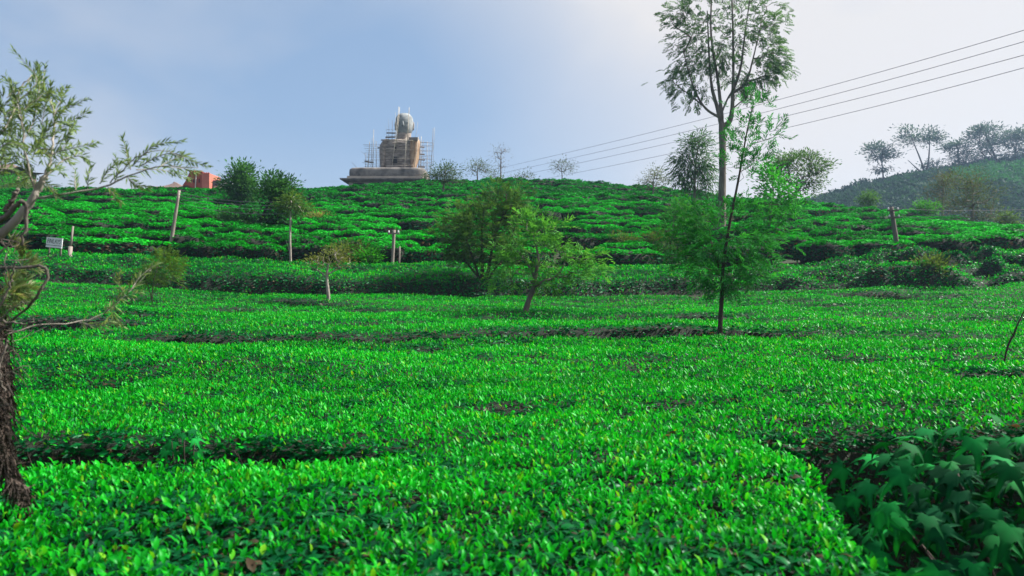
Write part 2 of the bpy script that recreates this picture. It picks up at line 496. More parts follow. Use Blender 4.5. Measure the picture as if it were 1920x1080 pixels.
def canopy(X, Y):
    """height of the tea canopy and how much of it is bed (1) or path (0)"""
    X = np.asarray(X, float); Y = np.asarray(Y, float)
    wob = (fbm(X * 0.9, Y * 0.3, 3) - 0.5) * 0.5
    g = np.zeros_like(X)
    # path before the camera: open on the left, closing to the right of the middle
    c1 = 4.06 - 0.05 * (X + 1.0) + wob * 0.5
    wd = 0.34 * (1 - sstep(-1.9, -0.2, X)) + 0.03
    pres = 1 - sstep(-1.0, -0.2, X)
    pres = pres * sstep(-3.4, -2.5, X)
    g = np.maximum(g, pres * (1 - sstep(wd - 0.10, wd + 0.10, np.abs(Y - c1))))
    # clearing on the right with the broad leaved shrub
    xe = 1.27 + wob * 0.4 + 0.10 * np.sin(Y * 2.1)
    inx = sstep(xe - 0.10, xe + 0.12, X)
    ye = 4.50 + wob * 0.5 + 0.04 * (X - 1.2)
    iny = 1 - sstep(ye - 0.12, ye + 0.10, Y)
    g = np.maximum(g, inx * iny)
    # long narrow path across the field
    c2 = 13.7 + 0.35 * np.sin(X * 0.35) + wob * 1.2 + 0.012 * X * X * np.where(X > 0, 0.5, 0.3)
    p2 = sstep(-7.5, -5.8, X) * (1 - sstep(3.4, 5.4, X)) * (0.80 + 0.35 * fbm(X * 0.8, 0 * X, 5))
    g = np.maximum(g, np.clip(p2, 0, 1) * (1 - sstep(0.56, 0.74, np.abs(Y - c2))))
    c3 = 17.2 + wob
    p3 = (1 - sstep(-9.3, -7.6, X))
    g = np.maximum(g, 0.95 * p3 * (1 - sstep(0.45, 0.7, np.abs(Y - c3))))
    c4 = 17.5 + wob + 0.1 * (X - 12)
    p4 = sstep(8.5, 10.0, X) * (1 - sstep(11.5, 13, X))
    g = np.maximum(g, 0.55 * p4 * (1 - sstep(0.3, 0.7, np.abs(Y - c4))))
    # scattered hollows, longer across the slope than up it
    hol = fbm(X * 0.42 + 7, Y * 0.95, 9, 3)
    g = np.maximum(g, 0.55 * sstep(0.66, 0.80, hol) * sstep(4.8, 6.5, Y))
    # terrace foot
    yb = 30.6 + 0.5 * np.sin(X * 0.23) + wob * 1.5
    top = field_top(X, np.minimum(Y, 30.5))
    top = top + 0.12 * np.clip(p2, 0, 1) * sstep(0.2, 0.6, Y - c2) * (1 - sstep(2.0, 7.0, Y - c2)) + 0.13 * p3 * sstep(0.2, 0.5, Y - c3) * (1 - sstep(1.5, 5.0, Y - c3))
    low = soil(X, Y)
    bump = (fbm(X * 1.3, Y * 1.3, 12, 3) - 0.5) * 0.14 + (vnoise(X * 6.5, Y * 6.5, 17) - 0.5) * 0.05 + (fbm(X * 0.30, Y * 0.55, 15, 2) - 0.5) * 0.34 * sstep(3.5, 9, Y)
    za = low + (top - low) * (1 - g) + bump * (1 - g)
    # bank bed above the terrace foot
    s = Y - yb
    face = sstep(0.25, 0.95, s)
    tb = EZ + cross(X, np.full_like(X, 30.0)) + 0.05 + 0.33 * np.clip(s - 0.4, 0, 2.6) ** 0.8 + 0.10 * np.clip(s - 3, 0, 3)
    lump = (fbm(X * 0.55, Y * 0.7, 21, 3) - 0.5) * (0.5 + 0.9 * sstep(8, 16, X))
    bk = sstep(36.3, 35.6, Y)
    hol2 = sstep(0.60, 0.72, fbm(X * 0.6, Y * 0.8, 33, 2)) * 0.7 * sstep(6, 12, X)
    zb = low + np.maximum(tb + lump - low, 0.1) * face * bk * (1 - hol2)
    inb = s > 0.1
    z = np.where(inb, zb, np.where(s > -0.35, np.minimum(za, low + (za - low) * sstep(0.0, 0.3, -s)), za))
    return z, low


def tea_bed(name, label, y0, y1, dens, lod, size, seed, side=0.70, pad=1.2, young=0.56, cell=0.12):
    rng = np.random.default_rng(seed)
    xm = side * y1 + pad
    xs = np.arange(-xm, xm + cell, cell * 1.3); ys = np.arange(y0, y1 + cell * 0.5, cell)
    XX, YY = np.meshgrid(xs, ys)
    Z, low = canopy(XX, YY)
    ny, nx = XX.shape
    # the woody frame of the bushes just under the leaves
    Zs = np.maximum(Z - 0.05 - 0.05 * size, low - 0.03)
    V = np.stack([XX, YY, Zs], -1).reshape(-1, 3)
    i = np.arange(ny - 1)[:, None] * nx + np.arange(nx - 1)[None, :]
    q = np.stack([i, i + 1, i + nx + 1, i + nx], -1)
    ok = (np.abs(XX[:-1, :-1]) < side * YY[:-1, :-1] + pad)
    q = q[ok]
    # leaves, as many per square metre on the sides of a bed as on its top
    dx, dy = xs[1] - xs[0], ys[1] - ys[0]
    GX = (Z[:-1, 1:] - Z[:-1, :-1]) / dx; GY = (Z[1:, :-1] - Z[:-1, :-1]) / dy
    hgt = (Z - low)[:-1, :-1]
    wgt = np.sqrt(1 + GX ** 2 + GY ** 2) * ok * (np.maximum(hgt, (Z - low)[1:, 1:]) > 0.08) * (0.25 + 0.75 * sstep(0.1, 0.5, np.maximum(hgt, (Z - low)[1:, :-1])))
    n = int(wgt.sum() * dx * dy * dens)
    pick_ = np.searchsorted(np.cumsum(wgt.ravel()), rng.random(n) * wgt.sum())
    pick_ = np.minimum(pick_, wgt.size - 1)
    r_, c_ = np.unravel_index(pick_, wgt.shape)
    fx, fy = rng.random(n), rng.random(n)
    x = xs[c_] + fx * dx; y = ys[r_] + fy * dy
    z = (Z[r_, c_] * (1 - fx) + Z[r_, c_ + 1] * fx) * (1 - fy) + (Z[r_ + 1, c_] * (1 - fx) + Z[r_ + 1, c_ + 1] * fx) * fy
    gx, gy = GX[r_, c_], GY[r_, c_]
    n = len(x)
    steep = np.clip(np.hypot(gx, gy) / 2.0, 0, 1)
    N = norm(np.stack([-np.clip(gx, -4, 4), -np.clip(gy, -4, 4), np.ones(n)], -1))
    pos = np.stack([x, y, z], -1)
    patchy = fbm(x * 0.35, y * 0.8, 70, 3)
    kind = rng.random(n)
    fine = vnoise(x * 5.2, y * 5.2, 71) * 0.6 + vnoise(x * 11, y * 11, 72) * 0.4
    yf = np.clip(young + 0.04 + (patchy - 0.5) * 0.8 + (fine - 0.5) * 1.5, 0.06, 0.92) * (1 - 0.85 * steep)
    isy = kind < yf
    az = rng.random(n) * 2 * math.pi
    hor = np.stack([np.cos(az), np.sin(az), np.zeros(n)], -1)
    el = np.where(isy, R(38) + rng.random(n) * R(50), R(-15) + rng.random(n) * R(55))
    dr = hor * np.cos(el)[:, None] + N * np.sin(el)[:, None]
    nr = N * np.cos(el)[:, None] - hor * np.sin(el)[:, None] + rng.normal(0, 0.28, (n, 3))
    L = np.where(isy, 0.034 + 0.048 * rng.random(n) ** 1.3, 0.048 + 0.075 * rng.random(n) ** 1.6) * size
    W = L * np.where(isy, 0.36 + 0.12 * rng.random(n), 0.40 + 0.12 * rng.random(n))
    pos = pos + N * (np.where(isy, rng.normal(0.012, 0.018, n) + 0.05 * (fine - 0.4), -0.075 * rng.random(n) ** 1.3) * (0.6 + 0.4 * size))[:, None]
    pos = pos - dr * (L * 0.4)[:, None]
    t = rng.random(n)[:, None]
    cy_ = (1 - t) * np.array((0.002, 0.195, 0.014)) + t * np.array((0.012, 0.410, 0.016))
    cm_ = (1 - t) * np.array((0.001, 0.058, 0.022)) + t * np.array((0.003, 0.140, 0.028))
    col = np.where(isy[:, None], cy_, cm_)
    tip = isy & (rng.random(n) < 0.13)
    col[tip] = np.array((0.035, 0.40, 0.014)) + rng.random((tip.sum(), 1)) ** 3 * np.array((0.14, 0.01, 0.0))
    dead = (~isy) & (rng.random(n) < 0.035 + 0.04 * steep)
    col[dead] = np.array((0.075, 0.050, 0.032)) * (0.6 + 0.8 * rng.random((dead.sum(), 1)))
    col = col * (0.65 + 0.7 * patchy)[:, None] * (1 + 0.12 * rng.normal(0, 1, n))[:, None].clip(0.5, 1.5)
    v, fs, k = blades(pos, dr, nr, L, W, lod, 0.14)
    o = mk(name, v, fs, M['tea'], col=np.repeat(np.clip(col, 0.001, 1), k, 0), smooth=lod > 0)
    tag(o, label, 'tea', kind='stuff')
    mk('branch_mass', V, [q], M['tea_wood'], parent=o, smooth=True)
    # bare stems where the side of a bed is open
    k = np.flatnonzero((steep > 0.6) & (rng.random(n) < 0.05))
    if len(k) and y1 < 9:
        ln_ = 0.10 + 0.22 * rng.random(len(k)); p0 = np.stack([x[k], y[k] - 0.02, z[k] - ln_ - 0.03], -1)
        mb = MB(); mb.sticks(p0, p0 + np.stack([rng.normal(0, 0.05, len(k)), rng.normal(-0.02, 0.05, len(k)), ln_], -1), 0.005 * (0.7 + 0.3 * size), 0.002, 3)
        st_o = mb.build('stems', M['bark_dark'], o); st_o['kind'] = 'stuff'
    return n


cnt = 0
cnt += tea_bed('tea_bed', 'nearest bed of glossy tea leaves with upright young shoots filling the lower edge', 1.7, 4.05, 4300, 1, 0.58, 1, pad=1.0, cell=0.05)
cnt += tea_bed('tea_bed', 'clipped tea bed just beyond the dark gap with the weed', 4.05, 8.0, 2600, 0, 0.61, 2, cell=0.05)
cnt += tea_bed('tea_bed', 'flat sheet of clipped tea up to the narrow path across the field', 8.0, 13.7, 1150, 0, 0.78, 3, cell=0.08)
cnt += tea_bed('tea_bed', 'bright upper field of tea between the narrow path and the terrace foot', 13.7, 30.45, 350, 0, 1.08, 4, cell=0.16)
cnt += tea_bed('tea_bed', 'raised tea bank with dark front face along the terrace foot', 30.45, 36.4, 330, 0, 1.5, 5, cell=0.16, young=0.40)
print('tea leaves', cnt)


# ------------------------------------------------------------------ tea bushes on the hill
def bush_shape(seed, nleaf, a=1.32, b=0.82, h=1.08, size=1.0, base=True):
    """leaf positions of one clipped bush: flat-topped mound; returns leaf verts, faces, colours and core"""
    rng = np.random.default_rng(seed)
    th = rng.random(nleaf) * 2 * math.pi
    ph = np.arccos(1 - rng.random(nleaf) * 1.05)                  # top to just below the waist
    s = np.sin(np.minimum(ph, 1.62)); c = np.cos(ph)
    k = 1 + 0.22 * np.sin(th * 2 + seed) + 0.16 * np.sin(th * 3 + seed * 2.1) + 0.12 * np.sin(th * 5 + seed)
    se = s ** 0.6
    x = a * k * se * np.cos(th); y = b * k * se * np.sin(th)
    z = h * (0.42 + 0.58 * np.sign(c) * np.abs(c) ** 0.8) + 0.05 * np.sin(x * 5 + seed)
    side = ph > 1.05
    z = np.where(side, z * (0.35 + 0.65 * rng.random(nleaf)), z)
    pos = np.stack([x, y, z], -1)
    N = norm(np.stack([x / a ** 2 * 0.6, y / b ** 2 * 0.6, np.where(side, 0.25, 1.2)], -1))
    az = rng.random(nleaf) * 2 * math.pi
    hor = np.stack([np.cos(az), np.sin(az), np.zeros(nleaf)], -1)
    el = R(5) + rng.random(nleaf) * R(60)
    dr = hor * np.cos(el)[:, None] + N * np.sin(el)[:, None]
    nr = N + rng.normal(0, 0.3, (nleaf, 3))
    L = (0.15 + 0.10 * rng.random(nleaf)) * size; W = L * (0.5 + 0.2 * rng.random(nleaf))
    t = rng.random(nleaf)[:, None]
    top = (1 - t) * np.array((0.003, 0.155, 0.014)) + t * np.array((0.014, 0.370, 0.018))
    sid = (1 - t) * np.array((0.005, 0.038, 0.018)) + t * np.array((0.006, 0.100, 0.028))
    col = np.where(side[:, None], sid, top)  # bright lit tops and dark shaded sides put into the leaf colours
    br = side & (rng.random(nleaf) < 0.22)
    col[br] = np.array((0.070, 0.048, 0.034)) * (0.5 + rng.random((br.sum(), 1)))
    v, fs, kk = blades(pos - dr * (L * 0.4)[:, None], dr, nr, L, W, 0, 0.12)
    return v, fs[0], np.repeat(col, kk, 0)


def bush_core(seed, a=1.32, b=0.82, h=1.08):
    m = 10
    th = np.arange(m) / m * 2 * math.pi
    k = 1 + 0.22 * np.sin(th * 2 + seed) + 0.16 * np.sin(th * 3 + seed * 2.1) + 0.12 * np.sin(th * 5 + seed)
    V = []
    for f, zz in ((0.62, -0.25), (0.85, 0.30 * h), (0.80, 0.72 * h), (0.45, 0.90 * h)):
        V.append(np.stack([a * k * f * np.cos(th), b * k * f * np.sin(th), np.full(m, zz)], -1))
    V = np.concatenate(V + [np.array([[0, 0, 0.93 * h]])])
    q = [(r * m + j, r * m + (j + 1) % m, (r + 1) * m + (j + 1) % m, (r + 1) * m + j) for r in range(3) for j in range(m)]
    t = [(3 * m + j, 3 * m + (j + 1) % m, 4 * m) for j in range(m)]
    return V, np.array(q), np.array(t)


rng = np.random.default_rng(77)
spots = []
yy = 37.3
row = 0
while yy < 112:
    dy = 1.88 + 0.006 * (yy - 37)
    half = 0.70 * yy + 3
    x = -half + rng.random() * 1.5
    while x < half:
        y = yy + (fbm(x * 0.06, row * 0.11, 51, 2) - 0.5) * 4.5 + rng.normal(0, 0.28)
        sc = 0.68 + 0.75 * rng.random() ** 1.2
        u = x / y
        if y > 37.0 and y < ridge_R(u) + 6:
            pth = fbm(x * 0.13 + 3, y * 0.13, 53, 2)
            if not (0.485 < pth < 0.505) and rng.random() > 0.05:
                spots.append((x, y, sc, rng.random()))
        x += 2.55 * sc * (0.85 + 0.3 * rng.random())
    yy += dy; row += 1
spots = np.array(spots)
sz = soil(spots[:, 0], spots[:, 1])
inview = (np.abs(spots[:, 0] / spots[:, 1]) < 0.645)
order = np.argsort(np.where(inview, spots[:, 1], 1e6))
pick = set(order[:300].tolist())
print('hill bushes', len(spots))
variants = []
for s in range(6):
    v, f, c_ = bush_shape(300 + s, 1250, size=0.8)
    cv, cq, ct = bush_core(300 + s)
    variants.append((v, f, c_, cv, cq, ct))
proto = []
for i in order[:300]:
    x, y, sc, rr = spots[i]
    k = int(rr * 6) % 6
    if len(proto) <= k or proto[k] is None:
        while len(proto) <= k: proto.append(None)
        v, f, c_, cv, cq, ct = variants[k]
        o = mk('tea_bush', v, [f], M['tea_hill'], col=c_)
        w = mk('branch_mass', cv, [cq, ct], M['tea_wood'], parent=o, smooth=True)
        proto[k] = (o, w)
    else:
        o = proto[k][0].copy(); C.objects.link(o)
        w = proto[k][1].copy(); w.parent = o; C.objects.link(w)
    o.location = (x, y, soil(x, y) - 0.06)
    o.rotation_euler = (0, 0, (rr * 97 % 1 - 0.5) * 0.7)
    o.scale = (sc * 1.12, sc, 0.85 + 0.25 * (rr * 31 % 1))
    tag(o, 'rounded clipped tea bush among the rows on the lower hillside', 'tea bush', 'tea bushes on the lower hillside')
far_var = []
for s in range(6):
    v, f, c_ = bush_shape(400 + s, 400, size=1.3)
    cv, cq, ct = bush_core(400 + s)
    far_var.append((v, f, c_, cv, cq, ct))
LV, LF, LC, CV, CQ, CT = [], [], [], [], [], []
nl = nc = 0
for i in range(len(spots)):
    if i in pick: continue
    x, y, sc, rr = spots[i]
    v, f, c_, cv, cq, ct = far_var[int(rr * 6) % 6]
    a = (rr * 97 % 1 - 0.5) * 0.7
    ca, sa = math.cos(a), math.sin(a)
    S = np.array((sc * 1.12, sc, 0.8 + 0.3 * (rr * 31 % 1)))
    def tr(p):
        p = p * S
        return np.stack([p[:, 0] * ca - p[:, 1] * sa + x, p[:, 0] * sa + p[:, 1] * ca + y, p[:, 2] + sz[i] - 0.06], -1)
    LV.append(tr(v)); LF.append(f + nl); LC.append(c_ * (0.55 + 0.9 * (rr * 57 % 1))); nl += len(v)
    CV.append(tr(cv)); CQ.append(cq + nc); CT.append(ct + nc); nc += len(cv)
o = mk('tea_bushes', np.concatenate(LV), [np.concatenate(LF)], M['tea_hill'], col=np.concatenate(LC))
tag(o, 'rows of clipped tea bushes covering the upper hillside up to the ridge', 'tea', kind='stuff')
mk('branch_mass', np.concatenate(CV), [np.concatenate(CQ), np.concatenate(CT)], M['tea_wood'], parent=o, smooth=True)
# ------------------------------------------------------------------ trees
def smooth_line(pts, n):
    pts = np.asarray(pts, float)
    k = len(pts)
    if k < 3:
        t = np.linspace(0, 1, n)[:, None]
        return pts[0] * (1 - t) + pts[-1] * t
    p = np.concatenate([[2 * pts[0] - pts[1]], pts, [2 * pts[-1] - pts[-2]]])
    out = []
    for t in np.linspace(0, k - 1 - 1e-6, n):
        i = int(t); f = t - i
        a, b, c, e = p[i], p[i + 1], p[i + 2], p[i + 3]
        out.append(0.5 * ((2 * b) + (-a + c) * f + (2 * a - 5 * b + 4 * c - e) * f * f + (-a + 3 * b - 3 * c + e) * f ** 3))
    return np.array(out)


def fronds(pos, dr, up, length, nl, L, W, rng, spread=0.85):
    """feathery leaves: narrow leaflets in two ranks along a drooping rachis"""
    k = len(pos)
    dr = norm(dr); sd = norm(np.cross(dr, up)); up = np.cross(sd, dr)
    t = np.linspace(0.12, 1.0, nl)
    ln = np.broadcast_to(length, (k,))[:, None, None]
    rp = pos[:, None, :] + dr[:, None, :] * (t[None, :, None] * ln) - np.array((0, 0, 1.0)) * (t ** 2)[None, :, None] * ln * 0.22
    P_, D_, N_, L_ = [], [], [], []
    for s in (-1, 1):
        ang = spread * (1.0 - 0.45 * t)[None, :, None]
        dd = dr[:, None, :] * np.cos(ang) + s * sd[:, None, :] * np.sin(ang) + rng.normal(0, 0.16, (k, nl, 3))
        P_.append(rp.reshape(-1, 3)); D_.append(dd.reshape(-1, 3))
        N_.append((up[:, None, :] + rng.normal(0, 0.25, (k, nl, 3))).reshape(-1, 3))
        sh = (0.55 + 0.75 * np.sin(np.clip(t * 2.6 + 0.35, 0, 3.0)))[None, :] * (0.8 + 0.4 * rng.random((k, nl)))
        L_.append((L * sh).ravel())
    P_ = np.concatenate(P_); D_ = np.concatenate(D_); N_ = np.concatenate(N_); L_ = np.concatenate(L_)
    return P_, D_, N_, L_, np.full(len(L_), W), np.tile(np.repeat(np.arange(k), nl), 2)


def tree(name, label, d, stems, blobs, leaf, seed, bark='bark', cat='tree', group=None, tipr=0.006, twig=4, flat=0.6, base_px=None, depth=1.0, leafmat='tree_leaf', ground=True, ex=0.42):
    """stems: (pixel polyline, r0, r1, share of the stem that bears branches); blobs: (px, py, rx, ry, clumps).
    Everything stands at depth d and is as deep as it is wide."""
    rng = np.random.default_rng(seed)
    nodes = []; par = []; att = []; fixed_r = []
    tubes = []
    b0 = None
    for si, st in enumerate(stems):
        pl, r0, r1, fr = st[:4]
        pts = [P(p[0], p[1], d + (p[2] if len(p) > 2 else 0)) for p in pl]
        if si == 0:
            b0 = pts[0].copy()
            if ground:
                gz = float(soil(b0[0], b0[1])) if not (b0[1] > 120 and b0[0] > 20) else float(far_z(b0[0], b0[1]))
                if gz - 0.1 < pts[0][2]:
                    pts = [np.array((b0[0], b0[1], gz - 0.12))] + pts
                b0[2] = min(gz, b0[2])
        n = max(6, 4 * len(pts))
        ln = smooth_line(pts, n)
        rad = np.linspace(0, 1, n)
        rad = r0 * (1 - rad) ** 1.0 + r1 * rad
        if si == 0 and ground:
            rad[0] *= 1.35; rad[1] *= 1.1
        tubes.append((ln, rad))
        for j in range(n):
            if j / (n - 1) >= 1 - fr:
                nodes.append(ln[j]); par.append(-1); att.append(rad[j])
    b0 = np.asarray(b0)
    cl = []
    for (bx, by, rx, ry, k) in blobs:
        c0 = P(bx, by, d); m = d / F
        v = rng.normal(0, 1, (k, 3)); v = norm(v) * (rng.random((k, 1)) ** ex)
        cl.append(c0 + v * np.array((rx * m, rx * m * 0.8 * depth, ry * m)))
    cl = np.concatenate(cl)
    N0 = len(nodes)
    nd = np.array(nodes)
    dist = np.min(np.linalg.norm(cl[:, None] - nd[None], axis=2), axis=1)
    parent = list(par); pos = list(nd); tips = []
    for i in np.argsort(dist):
        c = cl[i]
        A = np.array(pos)
        dv = c - A
        dd = np.linalg.norm(dv, axis=1)
        cost = dd * (1 + 0.9 * np.clip(-dv[:, 2] / np.maximum(dd, 1e-6), 0, 1)) + 0.10 * np.linalg.norm(A - b0, axis=1)
        j = int(np.argmin(cost))
        seg = max(1, min(4, int(dd[j] / (0.10 * max(np.ptp(cl[:, 2]), 0.3)))))
        last = j
        for q in range(1, seg + 1):
            f = q / seg
            pnt = A[j] * (1 - f) + c * f
            if q < seg:
                pnt = pnt + rng.normal(0, 0.05, 3) * dd[j] + np.array((0, 0, -0.10 * dd[j] * math.sin(f * 3.14)))
            pos.append(pnt); parent.append(last); last = len(pos) - 1
        tips.append(last)
    cnt_ = np.zeros(len(pos))
    for t_ in tips:
        cnt_[t_] += 1
    for i in range(len(pos) - 1, N0 - 1, -1):
        if parent[i] >= 0: cnt_[parent[i]] += cnt_[i]
    pos = np.array(pos)
    rad = tipr * np.maximum(cnt_, 1) ** 0.48
    mb = MB()
    for ln, r in tubes:
        mb.tube(ln, r, 9, rough=0.10, rng=rng)
    idx = [i for i in range(N0, len(pos))]
    if idx:
        pi = np.array([parent[i] for i in idx])
        r0 = np.array([min(rad[p] if p >= N0 else rad[i] * 1.15, rad[i] * 1.5) for i, p in zip(idx, pi)])
        mb.sticks(pos[pi], pos[idx], r0, rad[idx], twig)
    rt = root(name, b0, label, cat, group)
    mb.build('trunk', M[bark], rt, smooth=True, org=b0)
    # foliage
    n = int(leaf['n'] * (1.0 if leaf.get('frond') else 2.0)); sp = leaf['spread'] * (1.0 if leaf.get('frond') else 1.12)
    K = len(cl)
    ci = np.repeat(np.arange(K), n)
    k = len(ci)
    off = rng.normal(0, 1, (k, 3)) * np.array((sp, sp, sp * flat))
    lp = cl[ci] + off
    ctr = cl.mean(0)
    out = norm(off) * 0.6 + norm(lp - ctr) * 0.6 + rng.normal(0, 0.35, (k, 3)) + np.array((0, 0, leaf.get('lift', 0.0)))
    t = rng.random(k)[:, None] * 0.7 + np.repeat(rng.random(K), n)[:, None] * 0.3
    col = np.array(leaf['c0']) * (1 - t) + np.array(leaf['c1']) * t
    upv = np.tile(np.array((0, 0, 1.0)), (k, 1)) + rng.normal(0, 0.45, (k, 3))
    if leaf.get('frond'):
        fl, nl = leaf['frond']
        p_, d_, n_, l_, w_, src = fronds(lp, out, upv, fl * (0.7 + 0.6 * rng.random(k)), nl, leaf['L'], leaf['W'], rng, leaf.get('fan', 0.85))
        col = col[src] * (0.85 + 0.3 * rng.random((len(src), 1)))
    else:
        p_, d_, n_ = lp, out, upv
        l_ = leaf['L'] * (0.65 + 0.7 * rng.random(k)); w_ = l_ * leaf['W'] / leaf['L']
    v, fs, kk = blades(p_, d_, n_, l_, w_, 0, 0.12)
    mk('crown', v - b0, fs, M[leafmat], parent=rt, col=np.repeat(np.clip(col, 0.002, 1), kk, 0))
    return rt


GREY = dict(c0=(0.028, 0.080, 0.036), c1=(0.085, 0.190, 0.070))
DARK = dict(c0=(0.012, 0.045, 0.018), c1=(0.040, 0.110, 0.030))
OLIVE = dict(c0=(0.032, 0.066, 0.018), c1=(0.085, 0.140, 0.034))
LIME = dict(c0=(0.050, 0.150, 0.014), c1=(0.150, 0.270, 0.030))
BRIGHT = dict(c0=(0.015, 0.150, 0.014), c1=(0.050, 0.300, 0.020))

# tall tree on the slope
tree('tall_tree', 'tall slender tree with bare grey trunk and high forked crown cut by the top edge', 47,
     [([(1352, 440), (1354, 400), (1355, 300), (1354, 232)], 0.27, 0.19, 0.05),
      ([(1354, 240), (1346, 205), (1335, 165), (1330, 110), (1326, 20)], 0.15, 0.03, 0.75),
      ([(1354, 238), (1352, 205), (1346, 150), (1333, 60), (1336, -40)], 0.14, 0.03, 0.72),
      ([(1355, 240), (1370, 222), (1374, 175), (1375, 100), (1372, -30)], 0.18, 0.03, 0.7),
      ([(1373, 172), (1388, 130), (1396, 70), (1410, -30)], 0.10, 0.02, 0.7),
      ([(1373, 175), (1398, 155), (1412, 110), (1430, 30)], 0.09, 0.02, 0.6),
      ([(1352, 222), (1325, 205), (1305, 175), (1290, 130), (1280, 90)], 0.09, 0.02, 0.6),
      ([(1320, 200), (1296, 180), (1272, 162), (1258, 150)], 0.05, 0.015, 0.5),
      ([(1372, 205), (1392, 188), (1404, 172)], 0.05, 0.012, 0.4),
      ([(1352, 215), (1362, 190), (1372, 172)], 0.06, 0.05, 0.0)],
     [(1360, -10, 100, 55, 46), (1300, 60, 44, 46, 18), (1350, 90, 70, 45, 26), (1425, 60, 44, 55, 26), (1438, 130, 32, 24, 15), (1400, 150, 36, 22, 12),
      (1290, 120, 36, 28, 13), (1300, 165, 34, 16, 8), (1262, 150, 16, 10, 4), (1272, 30, 20, 20, 7), (1350, 130, 30, 20, 7), (1292, 190, 8, 6, 2), (1448, 95, 20, 20, 6), (1412, 175, 10, 8, 3)],
     dict(n=8, spread=0.36, L=0.17, W=0.06, frond=(0.42, 6), lift=-0.15, **GREY), 11, 'bark', tipr=0.012, flat=0.45)

# young feathery tree before it
tree('sapling', 'slender young feathery tree leaning right, standing alone in the near tea field', 14.6,
     [([(1350, 632), (1353, 560), (1356, 500), (1368, 420), (1384, 340), (1400, 250), (1412, 195)], 0.050, 0.008, 0.80)],
     [(1340, 505, 66, 30, 34), (1292, 478, 46, 34, 20), (1310, 425, 48, 40, 20), (1405, 500, 50, 32, 20), (1425, 440, 48, 44, 24), (1372, 400, 50, 36, 18), (1355, 455, 50, 36, 20), (1262, 440, 24, 24, 7), (1455, 395, 24, 24, 8),
      (1385, 320, 34, 34, 8), (1415, 300, 30, 30, 7), (1400, 250, 26, 28, 8), (1445, 255, 24, 12, 6), (1412, 200, 16, 16, 5), (1380, 280, 20, 20, 4), (1280, 400, 22, 16, 5), (1355, 535, 40, 16, 10)],
     dict(n=4, spread=0.12, L=0.080, W=0.021, frond=(0.24, 6), lift=0.25, c0=(0.008, 0.090, 0.026), c1=(0.036, 0.260, 0.046)), 12, 'bark_dark', tipr=0.0022, flat=0.6)

# lime green tree in the middle of the field
tree('shade_tree', 'small yellow-green tree with a curved grey forked trunk in mid field', 22.5,
     [([(983, 598), (990, 568), (1000, 540), (1006, 505), (1009, 480), (1000, 440)], 0.115, 0.02, 0.6),
      ([(994, 555), (1002, 530), (998, 510), (985, 490), (970, 470)], 0.055, 0.015, 0.7),
      ([(1001, 538), (1018, 528), (1040, 520), (1056, 500), (1060, 475)], 0.05, 0.012, 0.7)],
     [(1000, 440, 30, 16, 22), (965, 475, 28, 16, 20), (1042, 468, 28, 15, 20), (1088, 485, 32, 12, 18), (948, 520, 24, 12, 12), (1015, 500, 30, 14, 14), (985, 412, 18, 12, 8), (1075, 515, 34, 12, 14), (1020, 535, 26, 10, 8), (1030, 425, 18, 10, 7), (1110, 500, 16, 8, 6)],
     dict(n=4, spread=0.14, L=0.13, W=0.036, frond=(0.26, 4), lift=0.15, c0=(0.034, 0.165, 0.028), c1=(0.105, 0.340, 0.055)), 13, 'bark', tipr=0.0045, flat=0.6)

# many stemmed olive tree on the bank
tree('bushy_tree', 'dark olive many-stemmed bushy tree on the bank, behind the yellow-green tree', 31.8,
     [([(898, 530), (892, 500), (878, 460), (868, 420)], 0.085, 0.02, 0.75),
      ([(903, 530), (905, 490), (903, 440), (908, 390)], 0.09, 0.02, 0.75),
      ([(910, 530), (918, 495), (926, 450), (945, 395)], 0.08, 0.02, 0.75),
      ([(905, 528), (885, 505), (858, 470), (842, 450)], 0.055, 0.015, 0.6),
      ([(912, 528), (928, 505), (950, 470), (960, 440)], 0.055, 0.015, 0.6)],
     [(870, 430, 50, 44, 60), (920, 400, 46, 44, 52), (950, 375, 36, 26, 22), (905, 450, 60, 30, 40), (860, 470, 36, 22, 18), (945, 440, 36, 36, 24), (965, 400, 24, 30, 10), (930, 490, 30, 20, 8)],
     dict(n=6, spread=0.18, L=0.16, W=0.036, frond=(0.30, 4), lift=0.45, c0=(0.028, 0.080, 0.024), c1=(0.090, 0.200, 0.052)), 14, 'bark_dark', tipr=0.006, flat=0.9)

# bare pale tree
tree('bare_tree', 'little almost leafless pale tree with spreading twigs at the terrace foot', 27.5,
     [([(616, 560), (614, 535), (613, 512), (616, 495)], 0.075, 0.03, 0.25),
      ([(613, 520), (598, 508), (582, 500)], 0.03, 0.01, 0.7), ([(614, 515), (632, 505), (648, 498)], 0.03, 0.01, 0.7)],
     [(615, 485, 34, 16, 24), (590, 492, 20, 12, 12), (645, 490, 20, 12, 12), (628, 470, 26, 12, 10)],
     dict(n=9, spread=0.12, L=0.09, W=0.03, lift=0.3, c0=(0.08, 0.11, 0.03), c1=(0.17, 0.20, 0.06)), 15, 'bark_pale', tipr=0.006)

# feathery shrub on the left, before the leaning pole
tree('feathery_shrub', 'soft yellow-green feathery shrub at the foot of the leaning pole', 26.0,
     [([(285, 565), (288, 530), (296, 495)], 0.03, 0.012, 0.85), ([(284, 560), (276, 530), (268, 510)], 0.02, 0.008, 0.7)],
     [(305, 495, 32, 26, 26), (285, 520, 28, 22, 18), (322, 515, 18, 18, 8)],
     dict(n=9, spread=0.10, L=0.09, W=0.014, frond=(0.24, 6), lift=0.4, c0=(0.045, 0.110, 0.018), c1=(0.110, 0.210, 0.035)), 16, 'bark', cat='shrub', tipr=0.004)

